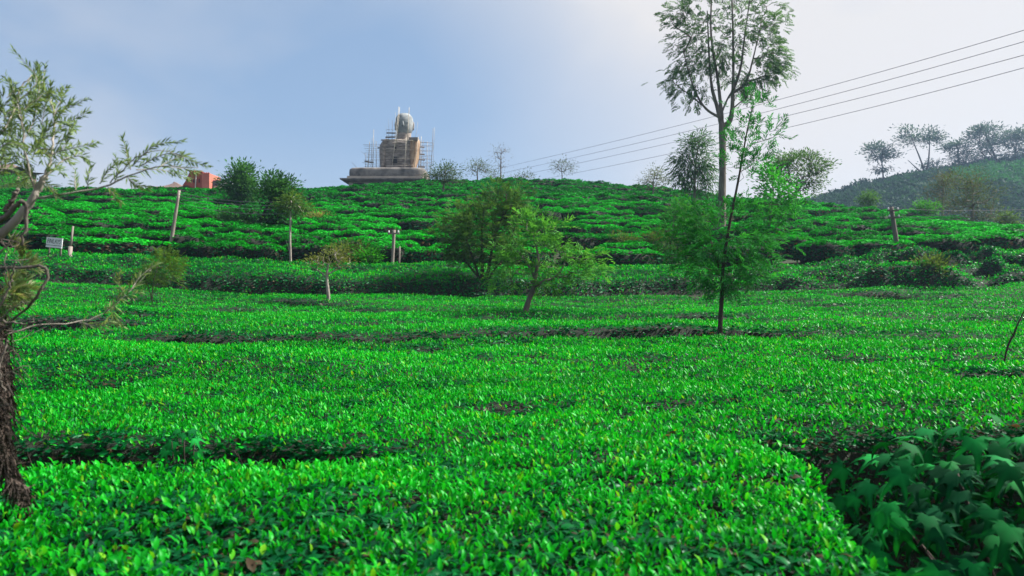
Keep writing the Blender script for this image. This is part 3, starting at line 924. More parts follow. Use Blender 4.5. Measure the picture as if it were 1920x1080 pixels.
# the pair on the left part of the hill
tree('dark_tree', 'dark dense tree with two-lobed crown and forked trunk on the left slope', 47,
     [([(483, 470), (484, 445), (486, 420), (500, 390), (515, 360)], 0.16, 0.05, 0.75), ([(485, 440), (470, 415), (450, 395)], 0.09, 0.03, 0.7), ([(486, 436), (512, 420), (530, 400)], 0.08, 0.03, 0.7)],
     [(515, 358, 30, 26, 40), (532, 350, 14, 18, 12), (480, 418, 56, 22, 40), (520, 395, 30, 26, 24), (430, 415, 28, 22, 16), (470, 440, 56, 22, 22)],
     dict(n=26, spread=0.34, L=0.22, W=0.09, lift=0.1, c0=(0.014, 0.060, 0.022), c1=(0.045, 0.150, 0.042)), 17, 'bark_dark', tipr=0.012, flat=0.6)
tree('conical_tree', 'pointed dense green tree on the left ridge beside the dark two-lobed tree', 62,
     [([(454, 420), (454, 380), (455, 320)], 0.18, 0.04, 0.85)],
     [(454, 322, 10, 14, 10), (453, 338, 18, 12, 22), (452, 354, 24, 12, 28), (453, 378, 20, 14, 10), (436, 345, 8, 6, 5)],
     dict(n=34, spread=0.42, L=0.26, W=0.11, lift=0.2, c0=(0.020, 0.080, 0.026), c1=(0.060, 0.180, 0.050)), 18, 'bark', tipr=0.014)
tree('slim_tree', 'very thin pale straight trunk with a small leafy top at the hill foot', 37.0,
     [([(545, 492), (544, 450), (545, 400), (546, 375)], 0.065, 0.03, 0.25), ([(545, 480), (540, 462), (536, 450)], 0.02, 0.008, 0.5)],
     [(548, 378, 20, 12, 16), (562, 390, 16, 12, 10), (536, 384, 12, 10, 6)],
     dict(n=14, spread=0.20, L=0.17, W=0.06, lift=-0.1, c0=(0.03, 0.08, 0.02), c1=(0.09, 0.16, 0.04)), 19, 'bark_pale', tipr=0.008)

# trees along the ridge
wisp = dict(L=0.22, W=0.075, lift=0.2)
tree('ridge_tree', 'round-topped ridge tree with visible trunk immediately right of the scaffolded statue', 70,
     [([(829, 392), (831, 360), (834, 330)], 0.13, 0.05, 0.6)], [(838, 320, 20, 14, 20), (828, 332, 24, 10, 16), (852, 334, 12, 6, 8), (815, 334, 10, 10, 7)],
     dict(n=16, spread=0.34, c0=(0.030, 0.062, 0.030), c1=(0.075, 0.125, 0.055), **wisp), 20, tipr=0.014)
tree('ridge_tree', 'pale loose-crowned ridge tree left of the tall leafless one', 99,
     [([(896, 350), (895, 330), (896, 312)], 0.12, 0.05, 0.7)], [(896, 310, 18, 12, 20), (884, 320, 10, 8, 8), (912, 320, 12, 10, 10)],
     dict(n=12, spread=0.45, c0=(0.05, 0.08, 0.05), c1=(0.11, 0.15, 0.09), **wisp), 21, tipr=0.018)
tree('ridge_tree', 'nearly leafless fine-twigged tree, tallest between statue and wires', 98,
     [([(938, 350), (939, 325), (939, 300), (940, 280)], 0.13, 0.03, 0.7)], [(939, 290, 16, 20, 34), (939, 312, 12, 10, 10)],
     dict(n=3, spread=0.40, L=0.22, W=0.06, c0=(0.10, 0.11, 0.10), c1=(0.16, 0.17, 0.15)), 22, tipr=0.016)
tree('ridge_tree', 'small low tree tucked under the leafless ridge tree', 97,
     [([(929, 350), (929, 336), (928, 325)], 0.06, 0.03, 0.7)], [(928, 328, 9, 9, 10)],
     dict(n=9, spread=0.35, c0=(0.04, 0.07, 0.04), c1=(0.09, 0.13, 0.07), **wisp), 23, tipr=0.016)
tree('ridge_shrub', 'straggly shrub on the ridge where the wires meet the skyline', 96,
     [([(978, 352), (977, 340), (978, 330)], 0.08, 0.03, 0.8)], [(978, 332, 18, 10, 18), (962, 338, 10, 6, 6), (990, 336, 8, 6, 5)],
     dict(n=9, spread=0.40, c0=(0.035, 0.06, 0.025), c1=(0.085, 0.12, 0.05), **wisp), 24, cat='shrub', tipr=0.02)
tree('ridge_tree', 'small lone umbrella-shaped tree under the wires on the bare ridge', 96,
     [([(1054, 352), (1054, 335), (1053, 318)], 0.10, 0.04, 0.6)], [(1054, 310, 16, 8, 16), (1045, 318, 8, 5, 6), (1066, 317, 8, 5, 6)],
     dict(n=10, spread=0.38, c0=(0.04, 0.06, 0.04), c1=(0.09, 0.12, 0.07), **wisp), 25, tipr=0.016)
tree('ridge_tree', 'pale grey-green thin tree on the ridge left of the tall tree', 76,
     [([(1223, 400), (1224, 370), (1226, 335)], 0.12, 0.04, 0.7)], [(1226, 330, 20, 16, 22), (1215, 345, 14, 12, 10), (1242, 342, 12, 12, 9)],
     dict(n=12, spread=0.36, c0=(0.06, 0.085, 0.06), c1=(0.13, 0.16, 0.11), **wisp), 26, tipr=0.014)
tree('leafy_tree', 'drooping green leafy tree close left of the tall bare trunk', 58,
     [([(1302, 420), (1302, 370), (1304, 310), (1310, 265)], 0.15, 0.03, 0.75)], [(1306, 265, 20, 20, 24), (1300, 300, 34, 24, 34), (1290, 335, 36, 22, 24), (1325, 320, 18, 30, 16), (1316, 350, 20, 18, 10)],
     dict(n=15, spread=0.34, L=0.34, W=0.07, lift=-0.5, c0=(0.014, 0.060, 0.024), c1=(0.050, 0.135, 0.045)), 27, tipr=0.014)
tree('umbrella_tree', 'broad umbrella-crowned tree on the shoulder, right of the tall tree', 62,
     [([(1490, 420), (1492, 380), (1494, 345)], 0.16, 0.07, 0.4), ([(1492, 370), (1472, 345), (1455, 325)], 0.07, 0.02, 0.7), ([(1493, 362), (1515, 335), (1535, 318)], 0.07, 0.02, 0.7)],
     [(1495, 298, 42, 13, 46), (1460, 312, 28, 14, 26), (1532, 316, 26, 15, 28), (1500, 328, 48, 22, 40), (1524, 350, 28, 18, 18)],
     dict(n=13, spread=0.36, L=0.22, W=0.09, lift=0.3, c0=(0.030, 0.080, 0.030), c1=(0.080, 0.170, 0.055)), 28, tipr=0.012, flat=0.4)
tree('bright_tree', 'vivid fresh green young tree beside the umbrella-crowned tree', 44,
     [([(1440, 440), (1444, 410), (1450, 370), (1446, 320)], 0.09, 0.02, 0.8)], [(1442, 325, 22, 20, 24), (1458, 352, 36, 26, 52), (1474, 380, 34, 20, 28), (1435, 380, 24, 24, 24), (1452, 405, 34, 16, 20)],
     dict(n=7, spread=0.28, L=0.22, W=0.10, lift=0.2, c0=(0.012, 0.14, 0.016), c1=(0.050, 0.38, 0.024)), 29, tipr=0.009)
tree('leafy_shrub', 'fresh green shrub on the slope left of the sapling crown', 40,
     [([(1262, 440), (1264, 415), (1270, 395)], 0.05, 0.02, 0.85), ([(1263, 430), (1285, 410), (1300, 395)], 0.035, 0.015, 0.7)],
     [(1275, 400, 30, 22, 24), (1310, 415, 26, 20, 18), (1255, 430, 22, 16, 12), (1290, 440, 30, 14, 12)],
     dict(n=14, spread=0.24, L=0.17, W=0.07, lift=0.2, c0=(0.012, 0.10, 0.014), c1=(0.045, 0.23, 0.022)), 30, cat='shrub', tipr=0.008)

# right side, before the far hill
tree('olive_tree', 'tall olive-brown tree with visible trunk standing before the far hill', 58,
     [([(1823, 455), (1823, 420), (1824, 380), (1822, 340)], 0.13, 0.04, 0.75)], [(1820, 342, 42, 24, 54), (1838, 372, 48, 28, 58), (1800, 385, 30, 26, 28), (1852, 400, 32, 22, 22), (1822, 415, 32, 14, 12)],
     dict(n=11, spread=0.34, L=0.17, W=0.05, lift=0.3, c0=(0.035, 0.055, 0.026), c1=(0.080, 0.110, 0.045)), 31, 'bark', tipr=0.012)
tree('olive_tree', 'narrower brownish tree just left of the tall olive tree before the far hill', 66,
     [([(1768, 425), (1768, 390), (1769, 345)], 0.11, 0.04, 0.75)], [(1770, 338, 20, 22, 34), (1764, 365, 26, 24, 36), (1775, 390, 20, 16, 14)],
     dict(n=11, spread=0.34, L=0.17, W=0.05, lift=0.3, c0=(0.045, 0.055, 0.034), c1=(0.085, 0.095, 0.055)), 32, 'bark', tipr=0.012)
for (px, py, rx, ry, dd, lab, cc, sd) in (
        (1735, 396, 24, 18, 62, 'bright green round shrub below the brownish narrow tree', (0.02, 0.13, 0.016, 0.06, 0.26, 0.03), 33),
        (1628, 380, 15, 20, 70, 'pale green small tree at the foot of the far hill above the dark pole', (0.03, 0.10, 0.03, 0.08, 0.19, 0.06), 34),
        (1890, 418, 16, 18, 60, 'greyish green conical shrub at the right rim below the olive tree', (0.04, 0.09, 0.03, 0.09, 0.17, 0.06), 35)):
    tree('shrub', lab, dd, [([(px, py + ry + 14), (px, py)], 0.05, 0.02, 0.85)], [(px, py, rx, ry, 34), (px, py - ry * 0.5, rx * 0.6, ry * 0.5, 10)],
         dict(n=16, spread=0.26, L=0.18, W=0.08, lift=0.2, c0=cc[:3], c1=cc[3:]), sd, cat='shrub', tipr=0.010)

# trees on the far hill
FD = 255
far_leaf = dict(n=15, spread=1.2, L=0.85, W=0.34, lift=0.2, c0=(0.024, 0.052, 0.060), c1=(0.060, 0.105, 0.115))  # blue of the distant haze put into the leaf colour
tree('hill_tree', 'open-crowned tree standing leftmost on the far hill skyline', FD,
     [([(1657, 345), (1655, 320), (1652, 290)], 0.42, 0.12, 0.7)], [(1650, 285, 24, 18, 30), (1668, 292, 16, 10, 8), (1640, 278, 14, 8, 8), (1655, 318, 12, 6, 8)], far_leaf, 41, 'bark_dark', tipr=0.05, flat=0.4)
tree('hill_tree', 'sparse tree with two diverging stems on the far hill skyline', FD,
     [([(1734, 330), (1728, 305), (1716, 275), (1708, 255)], 0.42, 0.08, 0.6), ([(1736, 325), (1741, 300), (1743, 265), (1741, 240)], 0.32, 0.08, 0.6), ([(1730, 326), (1715, 312), (1702, 300)], 0.25, 0.08, 0.2)],
     [(1710, 262, 22, 14, 16), (1742, 255, 14, 20, 16), (1758, 260, 12, 12, 10), (1745, 310, 16, 12, 14), (1700, 245, 12, 8, 6)], far_leaf, 42, 'bark_dark', tipr=0.05, flat=0.4)
tree('hill_tree', 'low spreading tree between the two-stemmed and the tallest far hill trees', FD,
     [([(1797, 318), (1797, 300), (1796, 280)], 0.36, 0.1, 0.8)], [(1796, 278, 22, 14, 28), (1778, 275, 12, 6, 7), (1800, 298, 22, 10, 16)], far_leaf, 43, 'bark_dark', tipr=0.05, flat=0.4)
tree('hill_tree', 'tallest arching tree on the far hill skyline', FD,
     [([(1872, 312), (1862, 285), (1850, 258), (1846, 242)], 0.45, 0.1, 0.7), ([(1866, 300), (1850, 280), (1836, 268)], 0.2, 0.08, 0.6)],
     [(1848, 245, 22, 10, 26), (1830, 258, 14, 8, 12), (1868, 262, 18, 12, 18), (1850, 275, 26, 14, 22), (1842, 298, 22, 8, 12)], far_leaf, 44, 'bark_dark', tipr=0.05, flat=0.4)
tree('hill_tree', 'domed tree at the right rim of the far hill skyline', FD,
     [([(1902, 310), (1904, 285), (1906, 262)], 0.42, 0.1, 0.8)], [(1908, 252, 24, 14, 28), (1895, 268, 16, 10, 14), (1918, 275, 22, 14, 20), (1900, 290, 18, 8, 10)], far_leaf, 45, 'bark_dark', tipr=0.05, flat=0.4)

# wood on the far hill: one mass of small crowns
rng = np.random.default_rng(91)
nf = 3400
fy_ = 150 + 125 * rng.random(nf); fu_ = 0.30 + 0.50 * rng.random(nf)
fx_ = fu_ * fy_
crest = np.abs(fy_ - 258) < 7
tea_strip = fbm(fx_ * 0.02, fy_ * 0.06, 95, 2) > 0.5 + 0.25 * (0.62 - fu_)
teaf = tea_strip & ~crest & (fu_ > 0.5)
fz_ = far_z(fx_, fy_)
nl = 40
ci = np.repeat(np.arange(len(fx_)), nl)
rs = ((0.9 + 1.6 * rng.random(len(fx_)) ** 2) * np.where(teaf, 0.75, 1.0))[ci]
dirs = norm(rng.normal(0, 1, (len(ci), 3))); dirs[:, 2] = np.abs(dirs[:, 2])
cen = np.stack([fx_, fy_, fz_], -1)[ci]
lp = cen + dirs * rs[:, None] * np.array((1.3, 1.3, 1.1)) * (0.7 + 0.3 * rng.random((len(ci), 1)))
tt = rng.random((len(ci), 1)) * 0.5 + rng.random(len(fx_))[ci][:, None] * 0.5
col = np.array((0.006, 0.022, 0.020)) * (1 - tt) + np.array((0.020, 0.062, 0.036)) * tt  # leaf green pushed towards blue, haze put into the colour
col = np.where(teaf[ci][:, None], col * np.array((1.3, 2.3, 0.9)), col)
Lw = 0.7 + 0.5 * rng.random(len(ci))
v, fs, kk = blades(lp, dirs + rng.normal(0, 0.7, dirs.shape), dirs + rng.normal(0, 0.5, dirs.shape), Lw, Lw * 0.6, 0)
o = mk('far_wood', v, fs, M['tree_leaf'], col=np.repeat(col, kk, 0))
tag(o, 'dark wooded mass covering the far hazy hill', 'wood', kind='stuff')

# weeds, ferns and dry shrubs on the hill and along its foot
weeds = [
    (655, 470, 34, 12, 37.5, 'yellowish leggy shrub at the hill foot right of the thin pale trunk', OLIVE),
    (690, 482, 22, 10, 37.2, 'bright green low shrub at the hill foot left of the short wooden post', BRIGHT),
    (598, 412, 18, 10, 52, 'straw-yellow shrub on the slope right of the thin pale trunk', dict(c0=(0.12, 0.14, 0.04), c1=(0.24, 0.25, 0.09))),
    (235, 470, 24, 12, 40, 'dull green shrub left of the leaning pole', OLIVE),
    (170, 372, 36, 9, 80, 'brownish dry scrub along the left ridge under the branch', dict(c0=(0.09, 0.07, 0.04), c1=(0.20, 0.17, 0.08))),
    (250, 385, 30, 10, 72, 'rank green scrub on the left slope below the curved roof', BRIGHT),
    (20, 346, 44, 16, 84, 'tall green scrub below the dark curved roof at the left edge', BRIGHT),
    (62, 356, 36, 14, 82, 'olive scrub on the left ridge between branches and roof', OLIVE),
    (80, 385, 40, 14, 74, 'dense fern scrub on the far left slope behind the branches', DARK),
    (300, 378, 24, 8, 80, 'light green weeds on the ridge before the red roof', OLIVE),
    (395, 372, 26, 8, 82, 'dark low hedge in front of the red building', DARK),
    (1235, 450, 26, 14, 39, 'olive shrub on the slope left of the sapling', OLIVE),
    (1170, 455, 24, 12, 42, 'pale weedy shrub right of the yellow-green tree', OLIVE),
    (1260, 475, 24, 12, 37.4, 'dark green shrub at the hill foot beside the sapling crown', DARK),
    (1745, 500, 22, 14, 31.5, 'tuft of tall weeds in the dark hollow of the bank at right', OLIVE),
    (460, 480, 30, 14, 38, 'rounded dark shrub below the two-lobed tree', DARK),
]
for i, (px, py, rx, ry, dd, lab, cc) in enumerate(weeds):
    tree('shrub', lab, dd, [([(px, py + ry + 4), (px, py)], 0.025, 0.012, 0.9), ([(px + 3, py + ry + 4), (px + rx * 0.5, py)], 0.02, 0.01, 0.7)],
         [(px, py, rx, ry, int(26 * max(1, (dd / 45) ** 1.3)))], dict(n=15, spread=0.20 * max(1, dd / 45), L=0.17 * max(1, dd / 60), W=0.06 * max(1, dd / 60), lift=0.5, **cc), 200 + i, cat='shrub', tipr=0.007, flat=0.7)

# ------------------------------------------------------------------ the near tree at the left edge
rng = np.random.default_rng(5)
ND = 2.9
tb = P(48, 965, ND)
lt = root('gnarled_tree', (tb[0], tb[1], soil(tb[0], tb[1])), 'gnarled shaggy-barked young tree with feathery leaves cut by the left edge', 'tree')
org = np.array(lt.location)
m = MB()
tp = smooth_line([(tb[0], tb[1], org[2] - 0.05), P(50, 980, ND), P(26, 900, ND), P(2, 835, ND), P(-16, 770, ND), P(-22, 700, ND), P(-28, 610, ND), P(-40, 520, ND), P(-45, 450, ND)], 60)
rr = np.interp(np.linspace(0, 1, 60), [0, 0.22, 0.36, 0.50, 0.62, 0.75, 1], [0.020, 0.018, 0.026, 0.060, 0.066, 0.058, 0.040])
m.tube(tp, rr, 14, rough=0.22, rng=rng)
m.build('trunk', M['bark_shaggy'], lt, smooth=False, org=org)
# loose strips of bark and dead vine round the trunk
m = MB()
ii = rng.integers(8, 56, 1100)
aa = rng.random(1100) * 6.28
pp = tp[ii] + (rr[ii] * (0.92 + 0.35 * rng.random(1100)))[:, None] * np.stack([np.cos(aa), np.sin(aa), 0 * aa], -1)
qq = pp + np.stack([np.cos(aa) * 0.012, np.sin(aa) * 0.012, -0.02 - 0.07 * rng.random(1100)], -1) + rng.normal(0, 0.016, (1100, 3))
m.sticks(pp, qq, 0.0035, 0.001, 3)
m.build('bark_strips', M['bark_shaggy'], lt, org=org)['kind'] = 'stuff'
m = MB()
limbs = [
    ([(-40, 460), (0, 440), (38, 405), (62, 370), (76, 345), (84, 330)], 0.022, 0.012, 0),
    ([(70, 368), (58, 330), (48, 290), (45, 250), (30, 190)], 0.008, 0.003, -0.1),
    ([(82, 332), (95, 300), (100, 260), (102, 215), (90, 180)], 0.010, 0.003, 0.1),
    ([(72, 372), (120, 365), (190, 352), (245, 328), (290, 314), (330, 312), (372, 316)], 0.007, 0.002, -0.15),
    ([(205, 345), (250, 300), (300, 282), (345, 296)], 0.004, 0.0015, -0.1),
    ([(84, 332), (120, 300), (150, 285)], 0.006, 0.002, 0.15),
    ([(-20, 640), (60, 612), (130, 606), (190, 590), (245, 545), (285, 505)], 0.005, 0.0015, 0.3),
    ([(-40, 300), (-10, 260), (20, 230), (35, 170), (60, 140)], 0.010, 0.003, 0.1),
]
lines = []
for pl, r0, r1, dz in limbs:
    ln = smooth_line([P(a, b, ND + dz * i / len(pl)) for i, (a, b) in enumerate(pl)], 22)
    m = MB(); m.tube(ln + rng.normal(0, 0.0018, ln.shape), np.linspace(r0, r1, 22) * (0.85 if r0 > 0.015 else 0.6), 8, rough=0.14, rng=rng)
    m.build('limb', M['bark_pale'], lt, smooth=True, org=org)
    lines.append(ln)
for pl, r0, r1, dz in (
        ([(-30, 505), (20, 502), (60, 500), (82, 500), (90, 515), (72, 550), (45, 580), (18, 610), (-5, 625)], 0.0085, 0.006, 0.1),
        ([(-20, 430), (20, 395), (40, 380), (50, 388), (48, 420), (42, 460)], 0.014, 0.006, -0.1),
        ([(8, 395), (22, 375), (34, 355)], 0.011, 0.009, -0.1),
        ([(-20, 600), (30, 606), (60, 606), (90, 600)], 0.006, 0.003, 0.0),
        ([(-10, 590), (12, 550), (22, 520), (30, 490)], 0.006, 0.004, 0.0),
        ([(0, 600), (30, 575), (54, 566)], 0.004, 0.002, 0.0),
        ([(16, 640), (0, 690), (8, 735)], 0.004, 0.003, -0.12)):
    ln = smooth_line([P(a, b, ND - 0.15 + dz) for a, b in pl], 24)
    m = MB(); m.tube(ln + rng.normal(0, 0.0025, ln.shape), np.linspace(r0, r1, 24) * 0.72, 7, rough=0.22, rng=rng)
    m.build('dead_branch', M['bark'], lt, smooth=True, org=org)
m = MB()
for _ in range(46):     # tangle of dead twigs beside the trunk
    p0 = P(-25 + 45 * rng.random(), 430 + 330 * rng.random(), ND + 0.06 * rng.normal())
    p2 = p0 + np.array((0.03 + 0.10 * rng.random(), rng.normal(0, 0.06), rng.normal(0.0, 0.09)))
    m.tube(smooth_line([p0, (p0 + p2) / 2 + rng.normal(0, 0.025, 3), p2], 8), np.linspace(0.0024, 0.0008, 8), 4, cap=False)
m.build('twig_tangle', M['bark'], lt, org=org)['kind'] = 'stuff'
# feathery leaves
fp, fd, fl = [], [], []
SPR = [  # (pixel polyline of a leafy spray, leaflets on a side)
    ([(245, 318), (238, 290), (232, 264)], 8), ([(248, 312), (275, 284), (300, 270), (334, 266)], 14), ([(262, 312), (300, 292), (330, 288), (356, 302), (387, 311)], 17),
    ([(255, 318), (300, 318), (330, 326), (350, 335)], 12), ([(236, 330), (255, 345), (274, 351)], 7), ([(187, 345), (206, 315), (230, 303)], 9), ([(215, 340), (222, 322), (218, 300)], 6),
    ([(142, 356), (140, 338), (141, 320)], 5), ([(164, 352), (166, 332), (169, 316)], 5), ([(200, 348), (212, 362), (222, 376)], 5), ([(300, 312), (322, 300), (345, 292)], 8), ([(320, 314), (345, 316), (366, 322)], 7),
    ([(102, 212), (88, 178), (76, 150), (72, 128)], 12), ([(102, 214), (112, 192), (121, 174)], 8), ([(66, 190), (86, 174), (110, 182)], 8), ([(102, 232), (120, 228), (138, 240)], 7),
    ([(110, 284), (140, 277), (176, 268)], 12), ([(120, 300), (148, 292), (160, 300)], 6), ([(105, 270), (126, 256), (138, 236)], 8), ([(98, 290), (118, 278), (128, 258)], 8),
    ([(45, 250), (40, 215), (30, 180), (14, 150)], 13), ([(46, 260), (62, 230), (70, 200)], 9), ([(44, 270), (20, 240), (4, 205)], 11), ([(50, 290), (75, 262), (86, 235)], 10), ([(50, 300), (20, 290), (-12, 300)], 9),
    ([(10, 240), (28, 205), (48, 160), (70, 140)], 14), ([(-10, 260), (-4, 220), (6, 180)], 10), ([(0, 250), (30, 240), (60, 250)], 9), ([(60, 335), (40, 310), (12, 300)], 9), ([(96, 300), (80, 268), (78, 240)], 9),
    ([(-10, 285), (15, 268), (42, 275)], 9), ([(-12, 330), (10, 316), (30, 322)], 7), ([(85, 330), (104, 318), (118, 326)], 6), ([(80, 342), (96, 352), (104, 366)], 5), ([(88, 325), (98, 306), (108, 312)], 6),
    ([(195, 588), (225, 560), (262, 548)], 8), ([(245, 545), (262, 520), (288, 498)], 9), ([(215, 572), (214, 592), (224, 606)], 6), ([(150, 604), (185, 612), (205, 604)], 6), ([(235, 555), (222, 530), (226, 512)], 6)]
for _ in range(34):     # the thick of the crown, partly beyond the picture's edge
    a0, b0 = -60 + 165 * rng.random(), 170 + 150 * rng.random()
    an = rng.normal(0.9, 0.7); ll = 45 + 45 * rng.random(); bend = rng.normal(0, 0.35)
    SPR.append(([(a0, b0), (a0 + ll * 0.5 * math.cos(an), b0 - ll * 0.5 * math.sin(an)), (a0 + ll * math.cos(an + bend), b0 - ll * math.sin(an + bend))], int(ll / 7)))
SP_, SD_, SL_ = [], [], []
for pl, nlf in SPR:
    dz = ND + rng.normal(0, 0.10)
    tilt = rng.normal(0, 0.25)
    n_ = nlf + 1
    ln = smooth_line([P(a, b, dz + tilt * 0.12 * q) for q, (a, b) in enumerate(pl)], n_)
    tg = norm(np.gradient(ln, axis=0))
    m = MB(); m.tube(ln, np.linspace(0.0022, 0.0007, n_), 4, cap=False); m.build('leaf_stalk', M['bark_pale'], lt, org=org)
    sd = norm(np.cross(tg, np.array((0.0, 1.0, 0.0))))
    for sgn in (-1, 1):
        for rep_ in range(2):
            f_ = np.linspace(0, 1, n_)
            d0 = tg * (0.85 + 0.25 * f_)[:, None] + sgn * sd * (0.75 - 0.35 * f_)[:, None] + rng.normal(0, 0.22, ln.shape) + np.array((0, rng.normal(0, 0.5), 0.05))
            SP_.append(ln + tg * rng.random((n_, 1)) * 0.012); SD_.append(norm(d0)); SL_.append((0.020 + 0.022 * rng.random(n_)) * (1.1 - 0.35 * f_))
for _ in range(14):     # low sprays beside the trunk
    fp.append(P(-10 + 50 * rng.random(), 470 + 110 * rng.random(), ND + 0.05 * rng.normal())); fd.append(norm(np.array((0.5, rng.normal(0, 0.5), rng.normal(0, 0.6))))); fl.append(0.06 + 0.06 * rng.random())
fp = np.array(fp); fd = np.array(fd); fl = np.array(fl); k = len(fp)
# each leaf is a small fan of side sprays on a drooping stalk
sp_p, sp_d, sp_l = [fp], [fd], [fl]
for s in (-1, 1):
    sdv = norm(np.cross(fd, np.array((0.1, 1.0, 0.2)))) * s
    sp_p.append(fp + fd * (fl * 0.3)[:, None]); sp_d.append(norm(fd * 0.9 + sdv * 0.6 + rng.normal(0, 0.15, fd.shape))); sp_l.append(fl * 0.55)
sp_p = np.concatenate(sp_p); sp_d = np.concatenate(sp_d); sp_l = np.concatenate(sp_l)
upv = np.tile(np.array((0.0, -0.8, 0.6)), (len(sp_p), 1)) + rng.normal(0, 0.4, (len(sp_p), 3))
p_, d_, n_, l_, w_, src = fronds(sp_p, sp_d, upv, sp_l, 10, 0.032, 0.0056, rng, 0.72)
tt = rng.random((len(src), 1)) * 0.5 + (np.tile(rng.random(k), 3)[src])[:, None] * 0.5
col = np.array((0.085, 0.145, 0.065)) * (1 - tt) + np.array((0.230, 0.320, 0.130)) * tt
pale = (rng.random(len(src)) < 0.16)
col[pale] = np.array((0.30, 0.27, 0.19))
k2 = sum(len(q) for q in SL_)
p_ = np.concatenate([p_] + SP_); d_ = np.concatenate([d_] + SD_); l_ = np.concatenate([l_] + SL_); w_ = np.concatenate([w_, np.full(k2, 0.0062)])
n_ = np.concatenate([n_, np.tile(np.array((0.0, -0.8, 0.6)), (k2, 1)) + rng.normal(0, 0.5, (k2, 3))])
t2 = rng.random((k2, 1))
col = np.concatenate([col, np.array((0.075, 0.135, 0.060)) * (1 - t2) + np.array((0.250, 0.340, 0.150)) * t2])
v, fs, kk = blades(p_, d_, n_, l_ * 1.1, w_, 0, 0.1)
mk('crown', v - org, fs, M['tree_leaf'], parent=lt, col=np.repeat(col, kk, 0))
m = MB()
m.sticks(fp, fp + fd * fl[:, None] * 0.9 - np.array((0, 0, 1)) * (fl * 0.15)[:, None], 0.0016, 0.0006, 3)
m.build('stalks', M['bark_pale'], lt, org=org)['kind'] = 'stuff'

# dry stick leaning at the right edge
m = MB()
sb = P(1884, 672, 8.6)
gz = float(soil(sb[0], sb[1]))
m.tube(smooth_line([(sb[0] - 0.12, sb[1], gz - 0.05), sb, P(1902, 625, 8.6), P(1912, 600, 8.6), P(1935, 555, 8.6)], 16), np.linspace(0.014, 0.006, 16), 6, rough=0.15, rng=rng)
m.sticks([P(1900, 630, 8.6), P(1908, 608, 8.6)], [P(1890, 612, 8.55), P(1922, 590, 8.65)], 0.006, 0.002, 4)
tag(m.build('dry_stick', M['bark_dark'], smooth=True), 'thin dark dry stick poking from the tea at the right edge', 'stick')

# ------------------------------------------------------------------ broad leaved plants
def lobed_leaf(seed, lobes=5):
    """palmate leaf in its own plane: stalk at the origin, middle lobe along +y"""
    rng = np.random.default_rng(seed)
    ang = np.linspace(-1.75, 1.75, lobes)
    ln = np.array([0.62, 0.86, 1.0, 0.86, 0.62])[:lobes] if lobes == 5 else np.array([0.7, 1.0, 0.7])
    ln = ln * (0.9 + 0.2 * rng.random(lobes))
    def pt(a, r, z): return (math.sin(a) * r, math.cos(a) * r, z)
    V = [(0, 0, 0)]
    T = []
    ring = []
    for i, a in enumerate(ang):
        l = ln[i]; dz = -0.30 * l * l
        if i == 0: ring.append((len(V), 's')); V.append(pt(a - 0.42, 0.26, -0.03))
        w = 0.20
        mid1 = len(V); V.append(pt(a, l * 0.42, 0.010 - 0.05 * l))
        mid2 = len(V); V.append(pt(a, l * 0.72, -0.14 * l))
        lf1 = len(V); V.append(pt(a - w / 0.50 * 0.55, l * 0.50, -0.035))
        lf2 = len(V); V.append(pt(a - w / 0.75 * 0.40, l * 0.74, -0.10 * l))
        rt1 = len(V); V.append(pt(a + w / 0.50 * 0.55, l * 0.50, -0.035))
        rt2 = len(V); V.append(pt(a + w / 0.75 * 0.40, l * 0.74, -0.10 * l))
        tip = len(V); V.append(pt(a, l, dz))
        nxt = len(V)
        V.append(pt((a + ang[i + 1]) / 2 if i < lobes - 1 else a + 0.42, 0.40 if i < lobes - 1 else 0.26, -0.045))
        prev = ring[-1][0]
        T += [(0, prev, mid1), (prev, lf1, mid1), (lf1, lf2, mid1), (lf2, mid2, mid1), (lf2, tip, mid2), (mid2, tip, rt2), (mid1, mid2, rt2), (mid1, rt2, rt1), (mid1, rt1, nxt), (0, mid1, nxt)]
        ring.append((nxt, 'v'))
    V = np.array(V, float)
    V[:, 2] -= 0.30 * V[:, 0] ** 2 + 0.22 * np.clip(V[:, 1], 0, 1) ** 2 - 0.03 * rng.random(len(V))
    # give the blade a little thickness of light: single sheet, as a leaf is
    T = np.array(T)[:, ::-1]
    return V, T


